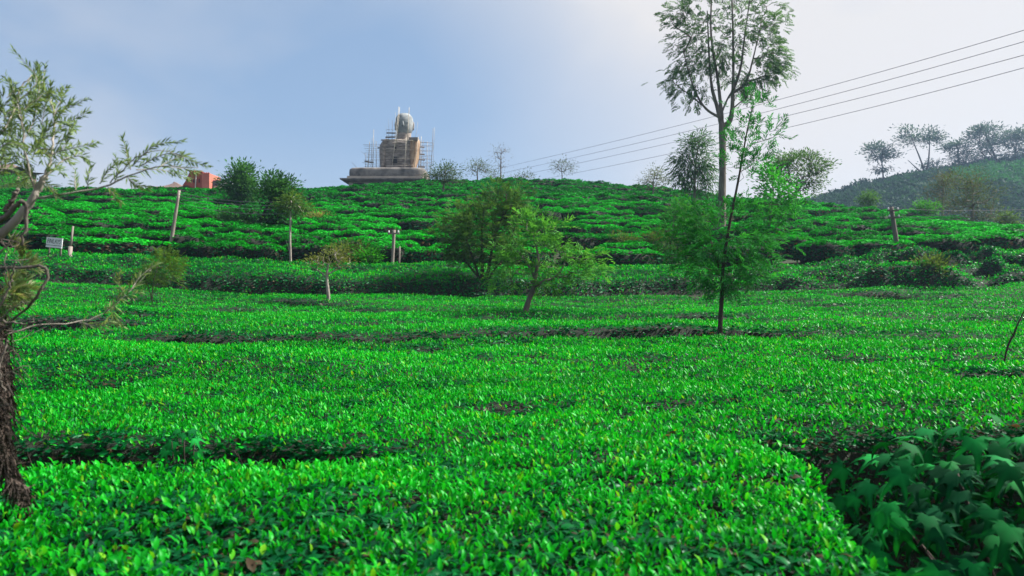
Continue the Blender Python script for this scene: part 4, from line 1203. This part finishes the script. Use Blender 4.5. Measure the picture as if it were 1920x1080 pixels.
def leafy_plant(name, label, org, spots_, size, seed, stems):
    rng = np.random.default_rng(seed)
    rt = root(name, org, label, 'plant')
    org = np.asarray(org, float)
    meshes = []
    for s in range(5):
        V, T = lobed_leaf(seed + s)
        t = rng.random()
        c = np.array((0.003, 0.072, 0.020)) * (1 - t) + np.array((0.007, 0.155, 0.026)) * t
        colr = np.tile(c, (len(V), 1)); colr[0] = c * 1.9; colr[2::8] = c * 1.55; colr[3::8] = c * 1.35; colr[4::8] = c * 0.85; colr[6::8] = c * 0.85
        meshes.append((V, T, colr))
    protos = [None] * 5
    for i, (pos, nr, dn, sc) in enumerate(spots_):
        k = i % 5
        if protos[k] is None:
            V, T, colr = meshes[k]
            o = mk('leaf', V, [T], M['broad_leaf'], parent=rt, col=colr, smooth=False)
            protos[k] = o
        else:
            o = protos[k].copy(); C.objects.link(o); o.parent = rt
        z = norm(np.asarray(nr, float)); y = norm(np.asarray(dn, float) - z * np.dot(dn, z)); x = np.cross(y, z)
        from mathutils import Matrix
        Mx = Matrix(((x[0], y[0], z[0], pos[0] - org[0]), (x[1], y[1], z[1], pos[1] - org[1]), (x[2], y[2], z[2], pos[2] - org[2]), (0, 0, 0, 1)))
        o.matrix_local = Mx @ Matrix.Diagonal((size * sc, size * sc, size * sc, 1))
    for (p0, p1, r) in stems:
        mb = MB()
        mid = (np.asarray(p0) + np.asarray(p1)) / 2 + rng.normal(0, 0.03, 3)
        mb.tube(smooth_line([p0, mid, p1], 8), np.linspace(r, r * 0.4, 8), 6)
        mb.build('stem', M['bark_dark'], rt, smooth=True, org=org)
    return rt


rng = np.random.default_rng(8)
cc = np.array((2.10, 3.10, 0.41)); er = np.array((0.96, 0.76, 0.72))
base = np.array((2.16, 3.10, float(soil(2.16, 3.10))))
sp_ = []
pts = []
tries = 0
while len(sp_) < 295 and tries < 14000:
    tries += 1
    v = norm(rng.normal(0, 1, 3))
    if v[2] < -0.5 or v[1] > 0.55 or (v[0] > 0.75): continue
    sc = 0.80 + 0.45 * rng.random()
    p = cc + v * er * (0.82 + 0.24 * rng.random())
    if pts and np.min(np.linalg.norm(np.array(pts) - p, axis=1)) < 0.052: continue
    if p[2] < base[2] + 0.08: continue
    pts.append(p)
    nr = norm(v * np.array((0.8, 0.8, 0.6)) + np.array((0, -0.40, 0.42)) + rng.normal(0, 0.30, 3))
    dn = np.array((v[0] * 0.7, v[1] * 0.7, -1.0)) + rng.normal(0, 0.35, 3)
    sp_.append((p, nr, dn, sc))
st_ = [(base + np.array((rng.normal(0, 0.10), rng.normal(0, 0.08), -0.03)), cc + norm(rng.normal(0, 1, 3) + np.array((0, -0.3, 1.0))) * er * 0.85, 0.016) for _ in range(9)]
leafy_plant('broad_leaved_shrub', 'dark green mound of large drooping lobed leaves in the lower right corner', base, sp_, 0.112, 30, st_)
inner = bpy.data.objects['broad_leaved_shrub']
IV, IT, IC = [], [], []
k0 = 0
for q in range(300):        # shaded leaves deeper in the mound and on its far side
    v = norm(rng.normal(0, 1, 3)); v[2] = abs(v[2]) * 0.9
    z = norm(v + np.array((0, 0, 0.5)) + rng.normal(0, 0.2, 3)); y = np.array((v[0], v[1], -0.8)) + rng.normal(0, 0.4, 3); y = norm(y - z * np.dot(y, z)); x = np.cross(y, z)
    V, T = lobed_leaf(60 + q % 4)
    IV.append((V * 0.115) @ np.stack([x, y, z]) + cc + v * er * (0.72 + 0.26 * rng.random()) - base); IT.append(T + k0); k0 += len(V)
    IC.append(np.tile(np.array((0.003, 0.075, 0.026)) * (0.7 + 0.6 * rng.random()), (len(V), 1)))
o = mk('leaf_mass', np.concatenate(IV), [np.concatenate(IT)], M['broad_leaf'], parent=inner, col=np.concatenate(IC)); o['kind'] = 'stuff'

wb = P(345, 850, 4.12); wb[2] = float(soil(wb[0], wb[1]))
sp_ = []
for (px, py, nx, ny, nz, dx, dz, sc) in ((322, 830, -0.2, -0.75, 0.5, -0.4, -0.8, 1.15), (310, 845, -0.3, -0.7, 0.5, -0.6, -0.9, 0.9), (345, 812, 0, -0.5, 0.9, 0.1, -0.3, 0.85), (365, 822, 0.3, -0.6, 0.7, 0.6, -0.5, 0.8),
                                       (358, 806, 0.2, -0.4, 0.9, 0.7, -0.1, 0.75), (335, 806, -0.2, -0.4, 0.9, -0.7, -0.1, 0.75), (368, 848, 0.2, -0.8, 0.4, 0.2, -1, 1.0), (345, 840, 0, -0.9, 0.4, 0.0, -1, 0.8)):
    sp_.append((P(px, py, 4.05 + 0.05 * rng.random()), np.array((nx, ny, nz)), np.array((dx, -0.4, dz)), sc))
leafy_plant('weed', 'broad-leaved teal green weed growing in the dark gap between tea beds', wb, sp_, 0.085, 50,
            [(wb - np.array((0, 0, 0.02)), P(345, 808, 4.08), 0.008), (wb, P(322, 828, 4.08), 0.006), (wb, P(366, 820, 4.08), 0.006)])

# ------------------------------------------------------------------ the unfinished statue on the hilltop
SD = 112.0
K = SD / F
SX = (735 - 960) / F * SD
gz = float(soil(SX, SD))
def sx(px): return (px - 735) * K
def szz(py): return EZ + (540 - py) / F * SD - gz
st = root('seated_statue', (SX, SD, gz), 'huge unfinished grey and brown seated statue with egg-shaped head on the hilltop', 'statue')

def loft(secs, mat, name, parent, n=28, power=2.6, rough=0.0, seed=0, smooth=True):
    """secs: (z, cx, cy, rx, ry)"""
    rng = np.random.default_rng(seed)
    th = np.arange(n) / n * 2 * math.pi
    V = []
    for (z, cx, cyy, rx, ry) in secs:
        c, s = np.cos(th), np.sin(th)
        k = (np.abs(c) ** power + np.abs(s) ** power) ** (-1 / power)
        r = 1 + rough * (rng.random(n) - 0.5)
        V.append(np.stack([cx + rx * k * c * r, cyy + ry * k * s * r, np.full(n, z)], -1))
    m_ = len(secs)
    V = np.concatenate(V + [np.array([[secs[0][1], secs[0][2], secs[0][0]]]), np.array([[secs[-1][1], secs[-1][2], secs[-1][0]]])])
    i = np.arange(m_ - 1)[:, None] * n; j = np.arange(n)[None, :]; j2 = (j + 1) % n
    q = np.stack([i + j, i + j2, i + n + j2, i + n + j], -1).reshape(-1, 4)
    t = [(m_ * n, (jj + 1) % n, jj) for jj in range(n)] + [(m_ * n + 1, (m_ - 1) * n + jj, (m_ - 1) * n + (jj + 1) % n) for jj in range(n)]
    return mk(name, V, [q, t], mat, parent, smooth=smooth)

# plinth: walls, flared cornice, openings
mb = MB(); mb.box((sx(664), -3.8, -1.2), (sx(797), 4.5, szz(348))); pl = mb.build('plinth', M['plinth'], st)
mb = MB(); mb.box((sx(656), -4.3, szz(347.9)), (sx(801), 5.0, szz(344.5)), taper=0.42); mb.box((sx(650.5), -4.74, szz(344.4)), (sx(806.5), 5.4, szz(342.5))); mb.build('cornice', M['weathered'], pl)
for a, b in ((672, 692), (708, 716), (724, 742), (748, 765), (770, 782)):
    mb = MB(); mb.box((sx(a), -3.86, szz(358)), (sx(b), -3.5, szz(349.6))); mb.build('opening', M['void'], pl)  # solid dark box, the shade of a hole put into its colour
# crossed legs: long rounded slab with a pale lower course
mb = MB(); mb.box((sx(662), -4.2, szz(342.4)), (sx(799), 4.2, szz(337.6))); mb.build('lower_course', M['plinth'], st)
z0, z1 = szz(337.5), szz(321.5)
secs = []
for f, g in ((0, 0.985), (0.10, 0.995), (0.3, 1.0), (0.6, 1.0), (0.8, 0.992), (0.91, 0.975), (0.97, 0.95), (1.0, 0.91)):
    secs.append((z0 + (z1 - z0) * f, sx(733), 0.0, (sx(803) - sx(664)) / 2 * g, 4.1 * g))
loft(secs, M['weathered'], 'crossed_legs', st, 64, 11.0, 0.012, 1)
# torso
ts = []
for py, l, r, ry in ((322, 719, 776, 1.55), (316, 718, 777, 1.6), (308, 718, 778, 1.65), (300, 718, 779, 1.7), (292, 717, 781, 1.75), (284, 716.5, 783, 1.8), (277, 717, 784, 1.8), (271, 717.5, 785.5, 1.75), (267, 719, 786, 1.65), (264.4, 722.5, 785.5, 1.45), (263.2, 730, 784, 1.1)):
    ts.append((szz(py), (sx(l) + sx(r)) / 2, 0.0, (sx(r) - sx(l)) / 2, ry))
fine_ts = []
trng = np.random.default_rng(21)
tz = np.array([t_[0] for t_ in ts])
for q, z_ in enumerate(np.linspace(tz[0], tz[-1], 44)):     # uneven courses
    vals = [np.interp(z_, tz, [t_[i_] for t_ in ts]) for i_ in range(1, 5)]
    k_ = 1 + 0.022 * (trng.random() - 0.5) + (0.010 if q % 4 < 2 else -0.008)
    fine_ts.append((z_, vals[0], vals[1], vals[2] * k_, vals[3] * k_))
loft(fine_ts, M['masonry'], 'torso', st, 40, 3.4, 0.03, 2, smooth=False)
ar = []
for py, l, r in ((322, 774, 780), (312, 772, 783), (300, 771, 786), (288, 770, 788.5), (277, 770, 789), (268, 771, 788), (263.5, 772, 786.5)):
    ar.append((szz(py), (sx(l) + sx(r)) / 2, -0.9, (sx(r) - sx(l)) / 2, 1.15))
loft(ar, M['brick_raw'], 'arm', st, 20, 3.0, 0.10, 3, smooth=False)
ar = []
for py, l, r in ((322, 716, 724), (310, 715, 726), (296, 714, 728), (284, 713.5, 730), (274, 715, 731), (268, 719, 732), (264.5, 724, 732)):
    ar.append((szz(py), (sx(l) + sx(r)) / 2, -0.5, (sx(r) - sx(l)) / 2, 1.3))
loft(ar, M['masonry'], 'arm', st, 20, 2.8, 0.06, 4)
mb = MB(); mb.box((sx(770), -2.2, szz(268.5)), (sx(787), 1.0, szz(262.8))); mb.build('shoulder_form', M['plank'], st)
# neck and head
loft([(szz(268), sx(757), 0, 1.25, 1.2), (szz(262), sx(757), 0, 1.08, 1.05), (szz(255), sx(757), 0, 1.02, 1.0), (szz(246), sx(758), 0, 1.0, 1.0)], M['masonry'], 'neck', st, 20, 2.2, 0.04, 5)
hs = []
for py, hw, hd in ((254, 0.62, 0.72), (252, 0.86, 0.92), (248, 1.06, 1.12), (243, 1.17, 1.22), (237, 1.23, 1.30), (230, 1.25, 1.34), (224, 1.21, 1.30), (219, 1.07, 1.15), (216, 0.88, 0.95), (214, 0.62, 0.68), (213, 0.30, 0.34)):
    hs.append((szz(py), sx(758.3), -0.05, hw, hd))
hd_ = loft(hs, M['concrete'], 'head', st, 28, 2.2, 0.02, 6)
for s in (-1, 1):
    ex_ = sx(758.3) + s * 1.24
    loft([(szz(244), ex_, 0.05, 0.10, 0.16), (szz(240), ex_, 0.05, 0.13, 0.22), (szz(234), ex_ + s * 0.03, 0.08, 0.14, 0.30), (szz(229), ex_ + s * 0.02, 0.1, 0.08, 0.24)], M['weathered'], 'ear', hd_, 10, 2.0)
loft([(szz(240), sx(758.3), -1.30, 0.22, 0.22), (szz(236), sx(758.3), -1.34, 0.14, 0.16), (szz(230.5), sx(758.3), -1.34, 0.08, 0.08)], M['concrete'], 'nose', hd_, 10, 2.0)
for s in (-1, 1):
    mb = MB(); cxx = sx(758.3) + s * 0.46
    mb.box((cxx - 0.24, -1.34, szz(233.5)), (cxx + 0.24, -1.15, szz(232.9))); mb.build('eye', M['concrete'], hd_)
for a, b, c, e in ((740, 748, 298, 309), (744.5, 747.5, 272, 277.5), (743, 747, 279.5, 286)):  # no recess cut: the darkness inside is painted as near-black boxes
    mb = MB(); mb.box((sx(a), -1.93, szz(e)), (sx(b), -1.3, szz(c))); mb.build('opening', M['void'], st)

# bamboo scaffolding round it
sf = root('scaffolding', (SX, SD, gz), 'spindly bamboo scaffolding of poles and ledgers around the seated statue', 'scaffold')
zt = szz(321.8)
zc = szz(342.3)
def pole(px0, py0, px1, py1, y, r, mat='bamboo', name='pole'):
    mb = MB(); mb.tube([(sx(px0), y, szz(py0)), ((sx(px0) + sx(px1)) / 2 + 0.03, y + 0.02, (szz(py0) + szz(py1)) / 2), (sx(px1), y, szz(py1))], [r * 0.75, r * 0.68, r * 0.55], 6)
    mb.build(name, M[mat], sf, smooth=True)
for (a, b, c, e, y, r, mt) in (
        (684, 322, 684.5, 286, 0.5, 0.05, 'bamboo_grey'), (691, 322, 695, 268, -0.8, 0.085, 'bamboo'), (698, 322, 700, 242, 0.3, 0.06, 'bamboo'), (703, 322, 703, 262, 1.2, 0.045, 'bamboo_grey'),
        (698.5, 322, 701, 262, -1.4, 0.05, 'bamboo_grey'), (710, 322, 710, 268, 0.9, 0.045, 'bamboo_grey'), (714, 322, 713, 272, -0.3, 0.04, 'bamboo_grey'),
        (676, 322, 662, 306, -1.0, 0.035, 'bamboo_grey'), (684, 290, 676, 283, 0.4, 0.03, 'bamboo_grey'),
        (787, 322, 789, 254, 0.6, 0.06, 'bamboo'), (780, 322, 788, 262, -2.3, 0.055, 'bamboo'), (784, 322, 792, 258, 1.6, 0.04, 'bamboo_grey'), (786, 322, 790, 272, -1.4, 0.075, 'plank'),
        (807, 326, 812, 240, 0.2, 0.06, 'bamboo_grey'), (811, 280, 814, 236, 0.9, 0.035, 'bamboo'), (799, 322, 800, 262, 1.3, 0.04, 'bamboo'),
        (740, 322, 753, 208, -2.7, 0.055, 'bamboo'), (747, 280, 754, 209, -2.5, 0.06, 'bamboo'), (763, 322, 766, 262, -2.5, 0.055, 'bamboo'), (766, 285, 771, 208, -2.2, 0.075, 'bamboo'),
        (727, 262, 727, 220, 0.8, 0.03, 'bamboo_grey'), (731, 262, 732, 222, 1.6, 0.03, 'bamboo_grey'), (737, 262, 737, 226, -0.4, 0.03, 'bamboo_grey'), (723, 264, 721, 232, 1.2, 0.025, 'bamboo_grey'),
        (776, 262, 782, 226, 1.0, 0.03, 'bamboo'), (744, 262, 745, 216, -1.7, 0.03, 'bamboo')):
    pole(a, b, c, e, y, r, mt)
for q in range(16):
    a = (686, 693, 700, 706, 712, 716, 722, 735, 776, 782, 791, 796, 803, 809, 750, 760)[q]
    pole(a, 322, a + rng.normal(0, 1.2), (290, 275, 258, 268, 262, 255, 248, 240, 250, 246, 258, 266, 262, 262, 226, 224)[q], 1.9 + 0.6 * rng.random(), 0.028, 'bamboo_grey')
for y in (-0.7, 0.7):
    for py in (272, 279, 287, 293, 300, 306.5, 313, 318):
        pole(681 + rng.random() * 6, py + rng.random() * 2, 718, py + rng.random() * 2, y, 0.030, 'bamboo_grey', 'ledger')
for y in (0.2, 1.1):
    for py in (265, 272, 281, 290, 296, 303, 309, 315):
        pole(785, py + rng.random() * 2 - 1, 811, py + 2.5 * rng.random(), y, 0.030, 'bamboo_grey', 'ledger')
for py in (240, 246, 252, 258):
    pole(722, py, 748, py + rng.random(), 1.2, 0.030, 'bamboo_grey', 'ledger')
for py in (268, 284, 300, 313):
    pole(728, py + rng.random() * 3, 779, py + rng.random() * 3, -2.4, 0.030, 'bamboo', 'ledger')
for (a, b, py, y, sl) in ((726, 743, 250.5, -0.5, 0.4), (724, 743, 259, -0.6, -0.4), (717, 728, 265.5, -1.2, 0.2), (686, 703, 304.5, -1.0, 2.5), (788, 797, 277, -0.8, 1.0), (788, 797, 290.5, -0.6, 0.4), (787, 798, 301, -0.7, 0.3), (786, 798, 314, -0.9, 1.0), (711, 718, 280.5, -1.4, 0.0)):
    mb = MB(); mb.tube([(sx(a), y, szz(py)), (sx(b), y, szz(py + sl))], 0.10, 4); mb.build('plank', M['plank'], sf)
for px in (703, 706.5, 709, 713):
    mb = MB(); mb.box((sx(px), -1.6, zt - 0.1), (sx(px + 1.3), -1.4, zt + 0.22 + 0.12 * rng.random())); mb.build('stump', M['void'], sf)

# ------------------------------------------------------------------ temple buildings on the left ridge
BD = 106.0
def roof_sheet(mb, x0, x1, y0, y1, zlow, zhigh, inset, curve=0.35, n=8, lift=0.25):
    """hipped roof with concave slopes and upturned corners"""
    cx, cyy = (x0 + x1) / 2, (y0 + y1) / 2
    V = []
    for i in range(n + 1):
        t = i / n
        f = 1 - t
        hx = (x1 - x0) / 2 * f + inset * t; hy = (y1 - y0) / 2 * f + 0.12 * t
        z = zlow + (zhigh - zlow) * (t ** (1 + curve * 2))
        ring = []
        for (sx_, sy_) in ((-1, -1), (-0.5, -1), (0, -1), (0.5, -1), (1, -1), (1, 0), (1, 1), (0.5, 1), (0, 1), (-0.5, 1), (-1, 1), (-1, 0)):
            cor = abs(sx_) * abs(sy_) if abs(sx_) == 1 else 0
            ring.append((cx + sx_ * hx, cyy + sy_ * hy, z + lift * cor * f ** 3))
        V += ring
    q = [(i * 12 + j, i * 12 + (j + 1) % 12, (i + 1) * 12 + (j + 1) % 12, (i + 1) * 12 + j) for i in range(n) for j in range(12)]
    mb.add(np.array(V), quads=q)
    k = n * 12
    mb.add(np.array(V)[k:k + 12], tris=[(0, j, j + 1) for j in range(1, 11)])

def bz(py, d): return EZ + (540 - py) / F * d
def bx(px, d): return (px - 960) / F * d
g0 = float(soil(bx(365, BD), BD))
hall = root('temple_hall', (bx(372, BD), BD, g0), 'orange-red temple hall with flared roof beside the grey box building on the left ridge', 'building')
o_ = np.array(hall.location)
mb = MB(); mb.box((bx(352, BD), BD - 1.3, g0 - 0.5), (bx(400, BD), BD + 2.2, bz(350, BD))); mb.build('wall', M['salmon'], hall, org=o_)
# upper block: front slope concave on the left, plain gable wall on the right
V = []
prof_ = [(343, 354), (350, 350), (355, 343), (358.5, 336), (361, 330), (363.5, 325.5)]
for (px, py) in prof_:
    V.append((bx(px, BD), BD - 1.35, bz(py, BD)))
for (px, py) in prof_:
    V.append((bx(px + 3, BD), BD + 2.2, bz(py, BD)))
n_ = len(prof_)
V += [(bx(387, BD), BD - 1.35, bz(324.5, BD)), (bx(387, BD), BD - 1.35, bz(356, BD)), (bx(387, BD), BD + 2.2, bz(324.5, BD)), (bx(387, BD), BD + 2.2, bz(356, BD))]
quads = [(i, i + 1, n_ + i + 1, n_ + i) for i in range(n_ - 1)]
quads += [(n_ - 1, 2 * n_, 2 * n_ + 2, 2 * n_ - 1)]
tris = [(2 * n_ + 1, i + 1, i) for i in range(n_ - 1)] + [(2 * n_ + 1, 2 * n_, n_ - 1)]
mb = MB(); mb.add(np.array(V), tris=tris, quads=quads); rf = mb.build('roof', M['red_tile'], hall, org=o_)
mb = MB(); mb.box((bx(387.1, BD), BD - 1.6, g0), (bx(401, BD), BD + 2.4, bz(328, BD))); mb.build('gable_wall', M['salmon'], hall, org=o_)
mb = MB()
for i in range(9):
    px = 363 + i * 2.8
    mb.box((bx(px, BD), BD - 1.5, bz(325.6, BD)), (bx(px + 1.2, BD), BD - 1.2, bz(323.2 - 0.8 * (i % 2), BD)))
for i in range(4):
    px = 388 + i * 3.6
    mb.box((bx(px, BD), BD - 1.7, bz(328.4, BD)), (bx(px + 1.4, BD), BD - 1.3, bz(326.6, BD)))
mb.build('ridge_ornament', M['red_tile'], rf, org=o_)
mb = MB(); mb.box((bx(341, BD), BD - 1.9, bz(357.2, BD)), (bx(402, BD), BD - 1.62, bz(355.6, BD))); mb.build('eave', M['brown_tile'], rf, org=o_)
mb = MB(); mb.tube([(bx(376.5, BD), BD - 1.50, bz(327, BD)), (bx(374.5, BD), BD - 1.50, bz(356, BD))], 0.07, 6); mb.build('downpipe', M['cream_wall'], hall, org=o_)
for px in (365, 370, 380):
    mb = MB(); mb.box((bx(px, BD), BD - 1.37, bz(345, BD)), (bx(px + 2, BD), BD - 1.3, bz(338, BD))); mb.build('window', M['void'], hall, org=o_)

PD = 100.0
g1 = float(soil(bx(330, PD), PD))
pav = root('pavilion', (bx(330, PD), PD, g1), 'low pavilion with sweeping pointed brown roof in front of the red hall', 'building')
o_ = np.array(pav.location)
mb = MB(); roof_sheet(mb, bx(294, PD), bx(366, PD), PD - 2.4, PD + 2.4, bz(355.5, PD), bz(342, PD), 0.06, curve=0.45); pr = mb.build('roof', M['brown_tile'], pav, org=o_)
mb = MB(); mb.tube([(bx(327, PD), PD, bz(344.5, PD)), (bx(327, PD), PD, bz(342.3, PD)), (bx(327, PD), PD, bz(340.6, PD))], [0.14, 0.17, 0.03], 8); mb.build('finial', M['brown_tile'], pr, org=o_)
mb = MB(); mb.box((bx(304, PD), PD - 1.7, g1 - 0.4), (bx(356, PD), PD + 1.7, bz(354.3, PD))); mb.build('wall', M['salmon'], pav, org=o_)

g2 = float(soil(bx(413, BD), BD))
gb = root('box_building', (bx(413, BD), BD, g2), 'small grey box building with dark flat upper storey right of the red hall', 'building')
o_ = np.array(gb.location)
mb = MB(); mb.box((bx(402.5, BD), BD - 0.4, g2 - 0.4), (bx(417, BD), BD + 2, bz(349, BD))); mb.build('wall', M['cream_wall'], gb, org=o_)
mb = MB(); mb.box((bx(402, BD), BD - 0.5, bz(348.9, BD)), (bx(417.5, BD), BD + 2.1, bz(339, BD))); mb.build('upper_storey', M['slate'], gb, org=o_)
mb = MB(); mb.box((bx(418, BD), BD - 0.2, g2 - 0.4), (bx(426, BD), BD + 2.2, bz(340, BD))); tw = mb.build('stair_tower', M['cream_wall'], gb, org=o_)
mb = MB(); mb.box((bx(414, BD), BD + 0.5, bz(338.9, BD)), (bx(418, BD), BD + 1.3, bz(336, BD))); mb.build('water_tank', M['slate'], gb, org=o_)
mb = MB(); mb.box((bx(420.5, BD), BD - 0.24, bz(350, BD)), (bx(423.5, BD), BD - 0.1, bz(345, BD))); mb.build('window', M['void'], tw, org=o_)

LD = 92.0
g3 = float(soil(bx(15, LD), LD))
pg = root('pavilion', (bx(15, LD), LD, g3), 'dark curved temple roof peeking over the ridge behind the left branches', 'building')
o_ = np.array(pg.location)
mb = MB(); roof_sheet(mb, bx(-28, LD), bx(62, LD), LD - 2.6, LD + 2.6, bz(323, LD), bz(308, LD), 0.5); pr = mb.build('roof', M['brown_tile'], pg, org=o_)
mb = MB(); mb.box((bx(-18, LD), LD - 1.9, g3 - 0.4), (bx(50, LD), LD + 1.9, bz(322, LD))); mb.build('wall', M['brown_tile'], pg, org=o_)
mb = MB(); mb.tube([(bx(19, LD), LD, bz(309.5, LD)), (bx(19, LD), LD, bz(305, LD))], [0.2, 0.04], 8); mb.build('finial', M['brown_tile'], pr, org=o_)

# ------------------------------------------------------------------ poles, wires, sign
def util_pole(label, d, bpx, bpy, tpx, tpy, r0, r1, mat, arms=1, cap=True):
    b = P(bpx, bpy, d); t = P(tpx, tpy, d)
    gz = float(soil(b[0], b[1]))
    dirn = (t - b) / (t[2] - b[2])
    b2 = b + dirn * (gz - 0.3 - b[2])
    rt = root('utility_pole', (b2[0], b2[1], gz), label, 'pole')
    o = np.array(rt.location)
    mb = MB(); mb.tube(smooth_line([b2, (b2 + t) / 2, t], 8), np.linspace(r0, r1, 8), 10, rough=0.03, rng=rng); mb.build('post', M[mat], rt, smooth=True, org=o)
    for k in range(arms):
        c = t - dirn * (0.18 + 0.34 * k)
        mb = MB(); mb.box((c[0] - 0.28, c[1] - r1 - 0.07, c[2] - 0.035), (c[0] + 0.28, c[1] - r1 - 0.003, c[2] + 0.035)); a = mb.build('crossarm', M[mat], rt, org=o)
        for s in (-0.22, 0.22):
            mb = MB(); mb.tube([(c[0] + s, c[1] - r1 - 0.035, c[2] + 0.036), (c[0] + s, c[1] - r1 - 0.035, c[2] + 0.09), (c[0] + s, c[1] - r1 - 0.035, c[2] + 0.15)], [0.03, 0.045, 0.02], 8); mb.build('insulator', M['porcelain'], a, org=o)
    return rt

util_pole('leaning grey wooden pole on the left slope below the curved roof', 38.2, 317, 480, 336, 357, 0.10, 0.065, 'pole', 0)
util_pole('dark crooked pole with crossarms carrying wires at right', 37.6, 1683, 468, 1671, 388, 0.12, 0.095, 'pole_dark', 2)
util_pole('short upright grey pole at the hill foot left of the bushy tree', 37.3, 736, 492, 739, 431, 0.085, 0.07, 'pole', 1)
mb = MB(); b = P(748, 490, 37.2); b[2] = float(soil(b[0], b[1])) - 0.1; t = P(749.5, 462, 37.2)
mb.tube([b, (b + t) / 2, t], [0.045, 0.042, 0.04], 8, rough=0.05, rng=rng)
o = mb.build('post', M['pole'], smooth=True); tag(o, 'short thin post standing right beside the short upright pole', 'post')

def wire(label, A, B, px, py, r, grp):
    """A, B: plan ends (pixel column, depth); px, py: pixel points its line passes through"""
    co = np.polyfit(px, py, min(2, len(px) - 1))
    a = np.array(((A[0] - 960) / F * A[1], A[1])); b = np.array(((B[0] - 960) / F * B[1], B[1]))
    s = np.linspace(0, 1, 41)[:, None]
    q = a * (1 - s) + b * s
    c = 960 + F * q[:, 0] / q[:, 1]
    z = EZ + (540 - np.polyval(co, c)) / F * q[:, 1]
    mb = MB(); mb.tube(np.stack([q[:, 0], q[:, 1], z], -1), r, 5)
    o = mb.build('power_line', M['wire'], smooth=True)
    tag(o, label, 'wire', grp)

G1 = 'four wires crossing the sky'
wire('topmost of the four wires slanting across the sky', (2250, 26), (900, 108), [1920, 1740, 1600, 1200, 947], [57, 108, 150, 253, 313], 0.013, G1)
wire('second from the top of the four wires slanting across the sky', (2250, 26), (905, 108), [1920, 1736, 1600, 1200, 944], [78, 130, 168, 267, 324], 0.013, G1)
wire('third from the top of the four wires slanting across the sky', (2250, 26), (915, 108), [1920, 1743, 1600, 1200, 993], [103, 151, 186, 281, 325], 0.013, G1)
wire('lowest of the four wires slanting across the sky', (2250, 26), (930, 108), [1920, 1725, 1600, 1200, 999], [127, 178, 211, 299, 340], 0.013, G1)
G2 = 'wires from the dark pole'
wire('upper wire running right from the dark crooked pole', (1671, 37.4), (2300, 40), [1671, 1800, 1920], [391, 395, 393], 0.010, G2)
wire('middle wire running right from the dark crooked pole', (1672, 37.4), (2300, 40), [1672, 1800, 1920], [400, 406, 405], 0.009, G2)
wire('lower wire running right from the dark crooked pole', (1674, 37.4), (2300, 40), [1674, 1800, 1920], [405, 412, 412], 0.009, G2)
G3 = 'wires across the dark tree'
for lab, y0, y1 in (('uppermost of four slack wires before the dark two-lobed tree', 361, 378), ('second of four slack wires before the dark two-lobed tree', 366, 384), ('third of four slack wires before the dark two-lobed tree', 372, 391), ('lowest of four slack wires before the dark two-lobed tree', 380, 400)):
    wire(lab, (335.5, 38.1), (545, 37.1), [335, 420, 480, 545], [y0, y1 - 2, y1, y1], 0.010, G3)

SGD = 34.0
sg = P(102, 455, SGD)
gs = float(soil(sg[0], sg[1]))
sign = root('sign_board', (sg[0], sg[1], gs), 'tilted white sign board with dark lettering on the left slope', 'sign')
o_ = np.array(sign.location)
bw, bh = 30 / F * SGD, 19 / F * SGD
from mathutils import Matrix
mb = MB(); mb.box((-bw / 2, -0.02, -bh / 2), (bw / 2, 0.02, bh / 2)); board = mb.build('board', M['sign_white'], sign)
board.location = (0, 0, sg[2] - gs); board.rotation_euler = (0, R(6), 0)
mb = MB(); mb.box((-bw / 2, -0.024, -bh * 0.30), (bw / 2, -0.0205, -bh * 0.25)); mb.build('stripe', M['sign_ink'], board)
fc = bpy.data.curves.new('lettering', 'FONT'); fc.body = 'FINLAYS'; fc.size = bh * 0.62; fc.shear = 0.25; fc.align_x = 'CENTER'; fc.extrude = 0.002
fc.materials.append(M['sign_ink'])
tmp = bpy.data.objects.new('tmp', fc); C.objects.link(tmp); bpy.context.view_layer.update()
lm_ = bpy.data.meshes.new_from_object(tmp.evaluated_get(bpy.context.evaluated_depsgraph_get())); bpy.data.objects.remove(tmp)
fo = bpy.data.objects.new('lettering', lm_); C.objects.link(fo); fo.parent = board; fo.location = (-0.02, -0.023, -bh * 0.08); fo.rotation_euler = (R(90), 0, 0)
bpy.context.view_layer.update()
fo.scale = (0.86 * bw / max(fo.dimensions.x, 1e-3),) + (1, 1)
for s in (-0.36, 0.36):
    mb = MB(); mb.box((s * bw - 0.025, 0.021, -(sg[2] - gs) - 0.2), (s * bw + 0.025, 0.07, sg[2] - gs - 0.02)); mb.build('leg', M['pole_dark'], sign)
    sign.children[-1].location = (0, 0, 0)
mb = MB(); b = P(129, 485, SGD); b[2] = float(soil(b[0], b[1])) - 0.1; t = P(132, 462, SGD); t2 = P(137, 424, SGD)
mb.tube([b, t], [0.10, 0.085], 8, rough=0.06, rng=rng); mb.tube([t - np.array((0, 0, 0.1)), t2], [0.05, 0.04], 7, rough=0.06, rng=rng)
o = mb.build('fence_post', M['pole'], smooth=True); tag(o, 'stubby pale post with thin upper stake beside the white sign board', 'post')

# ------------------------------------------------------------------ haze
mb = MB(); mb.box((-760, -60, -60), (760, 2600, 90))
hz = bpy.data.materials.new('haze_air'); hz.use_nodes = True
ht = hz.node_tree; ht.nodes.clear()
pv = ht.nodes.new('ShaderNodeVolumePrincipled'); pv.inputs['Color'].default_value = (0.46, 0.68, 1.0, 1); pv.inputs['Density'].default_value = 0.00038; pv.inputs['Anisotropy'].default_value = 0.4
ho = ht.nodes.new('ShaderNodeOutputMaterial'); ht.links.new(pv.outputs[0], ho.inputs['Volume'])
o = mb.build('haze', hz); tag(o, 'thin bluish haze softening the far hill', kind='stuff')
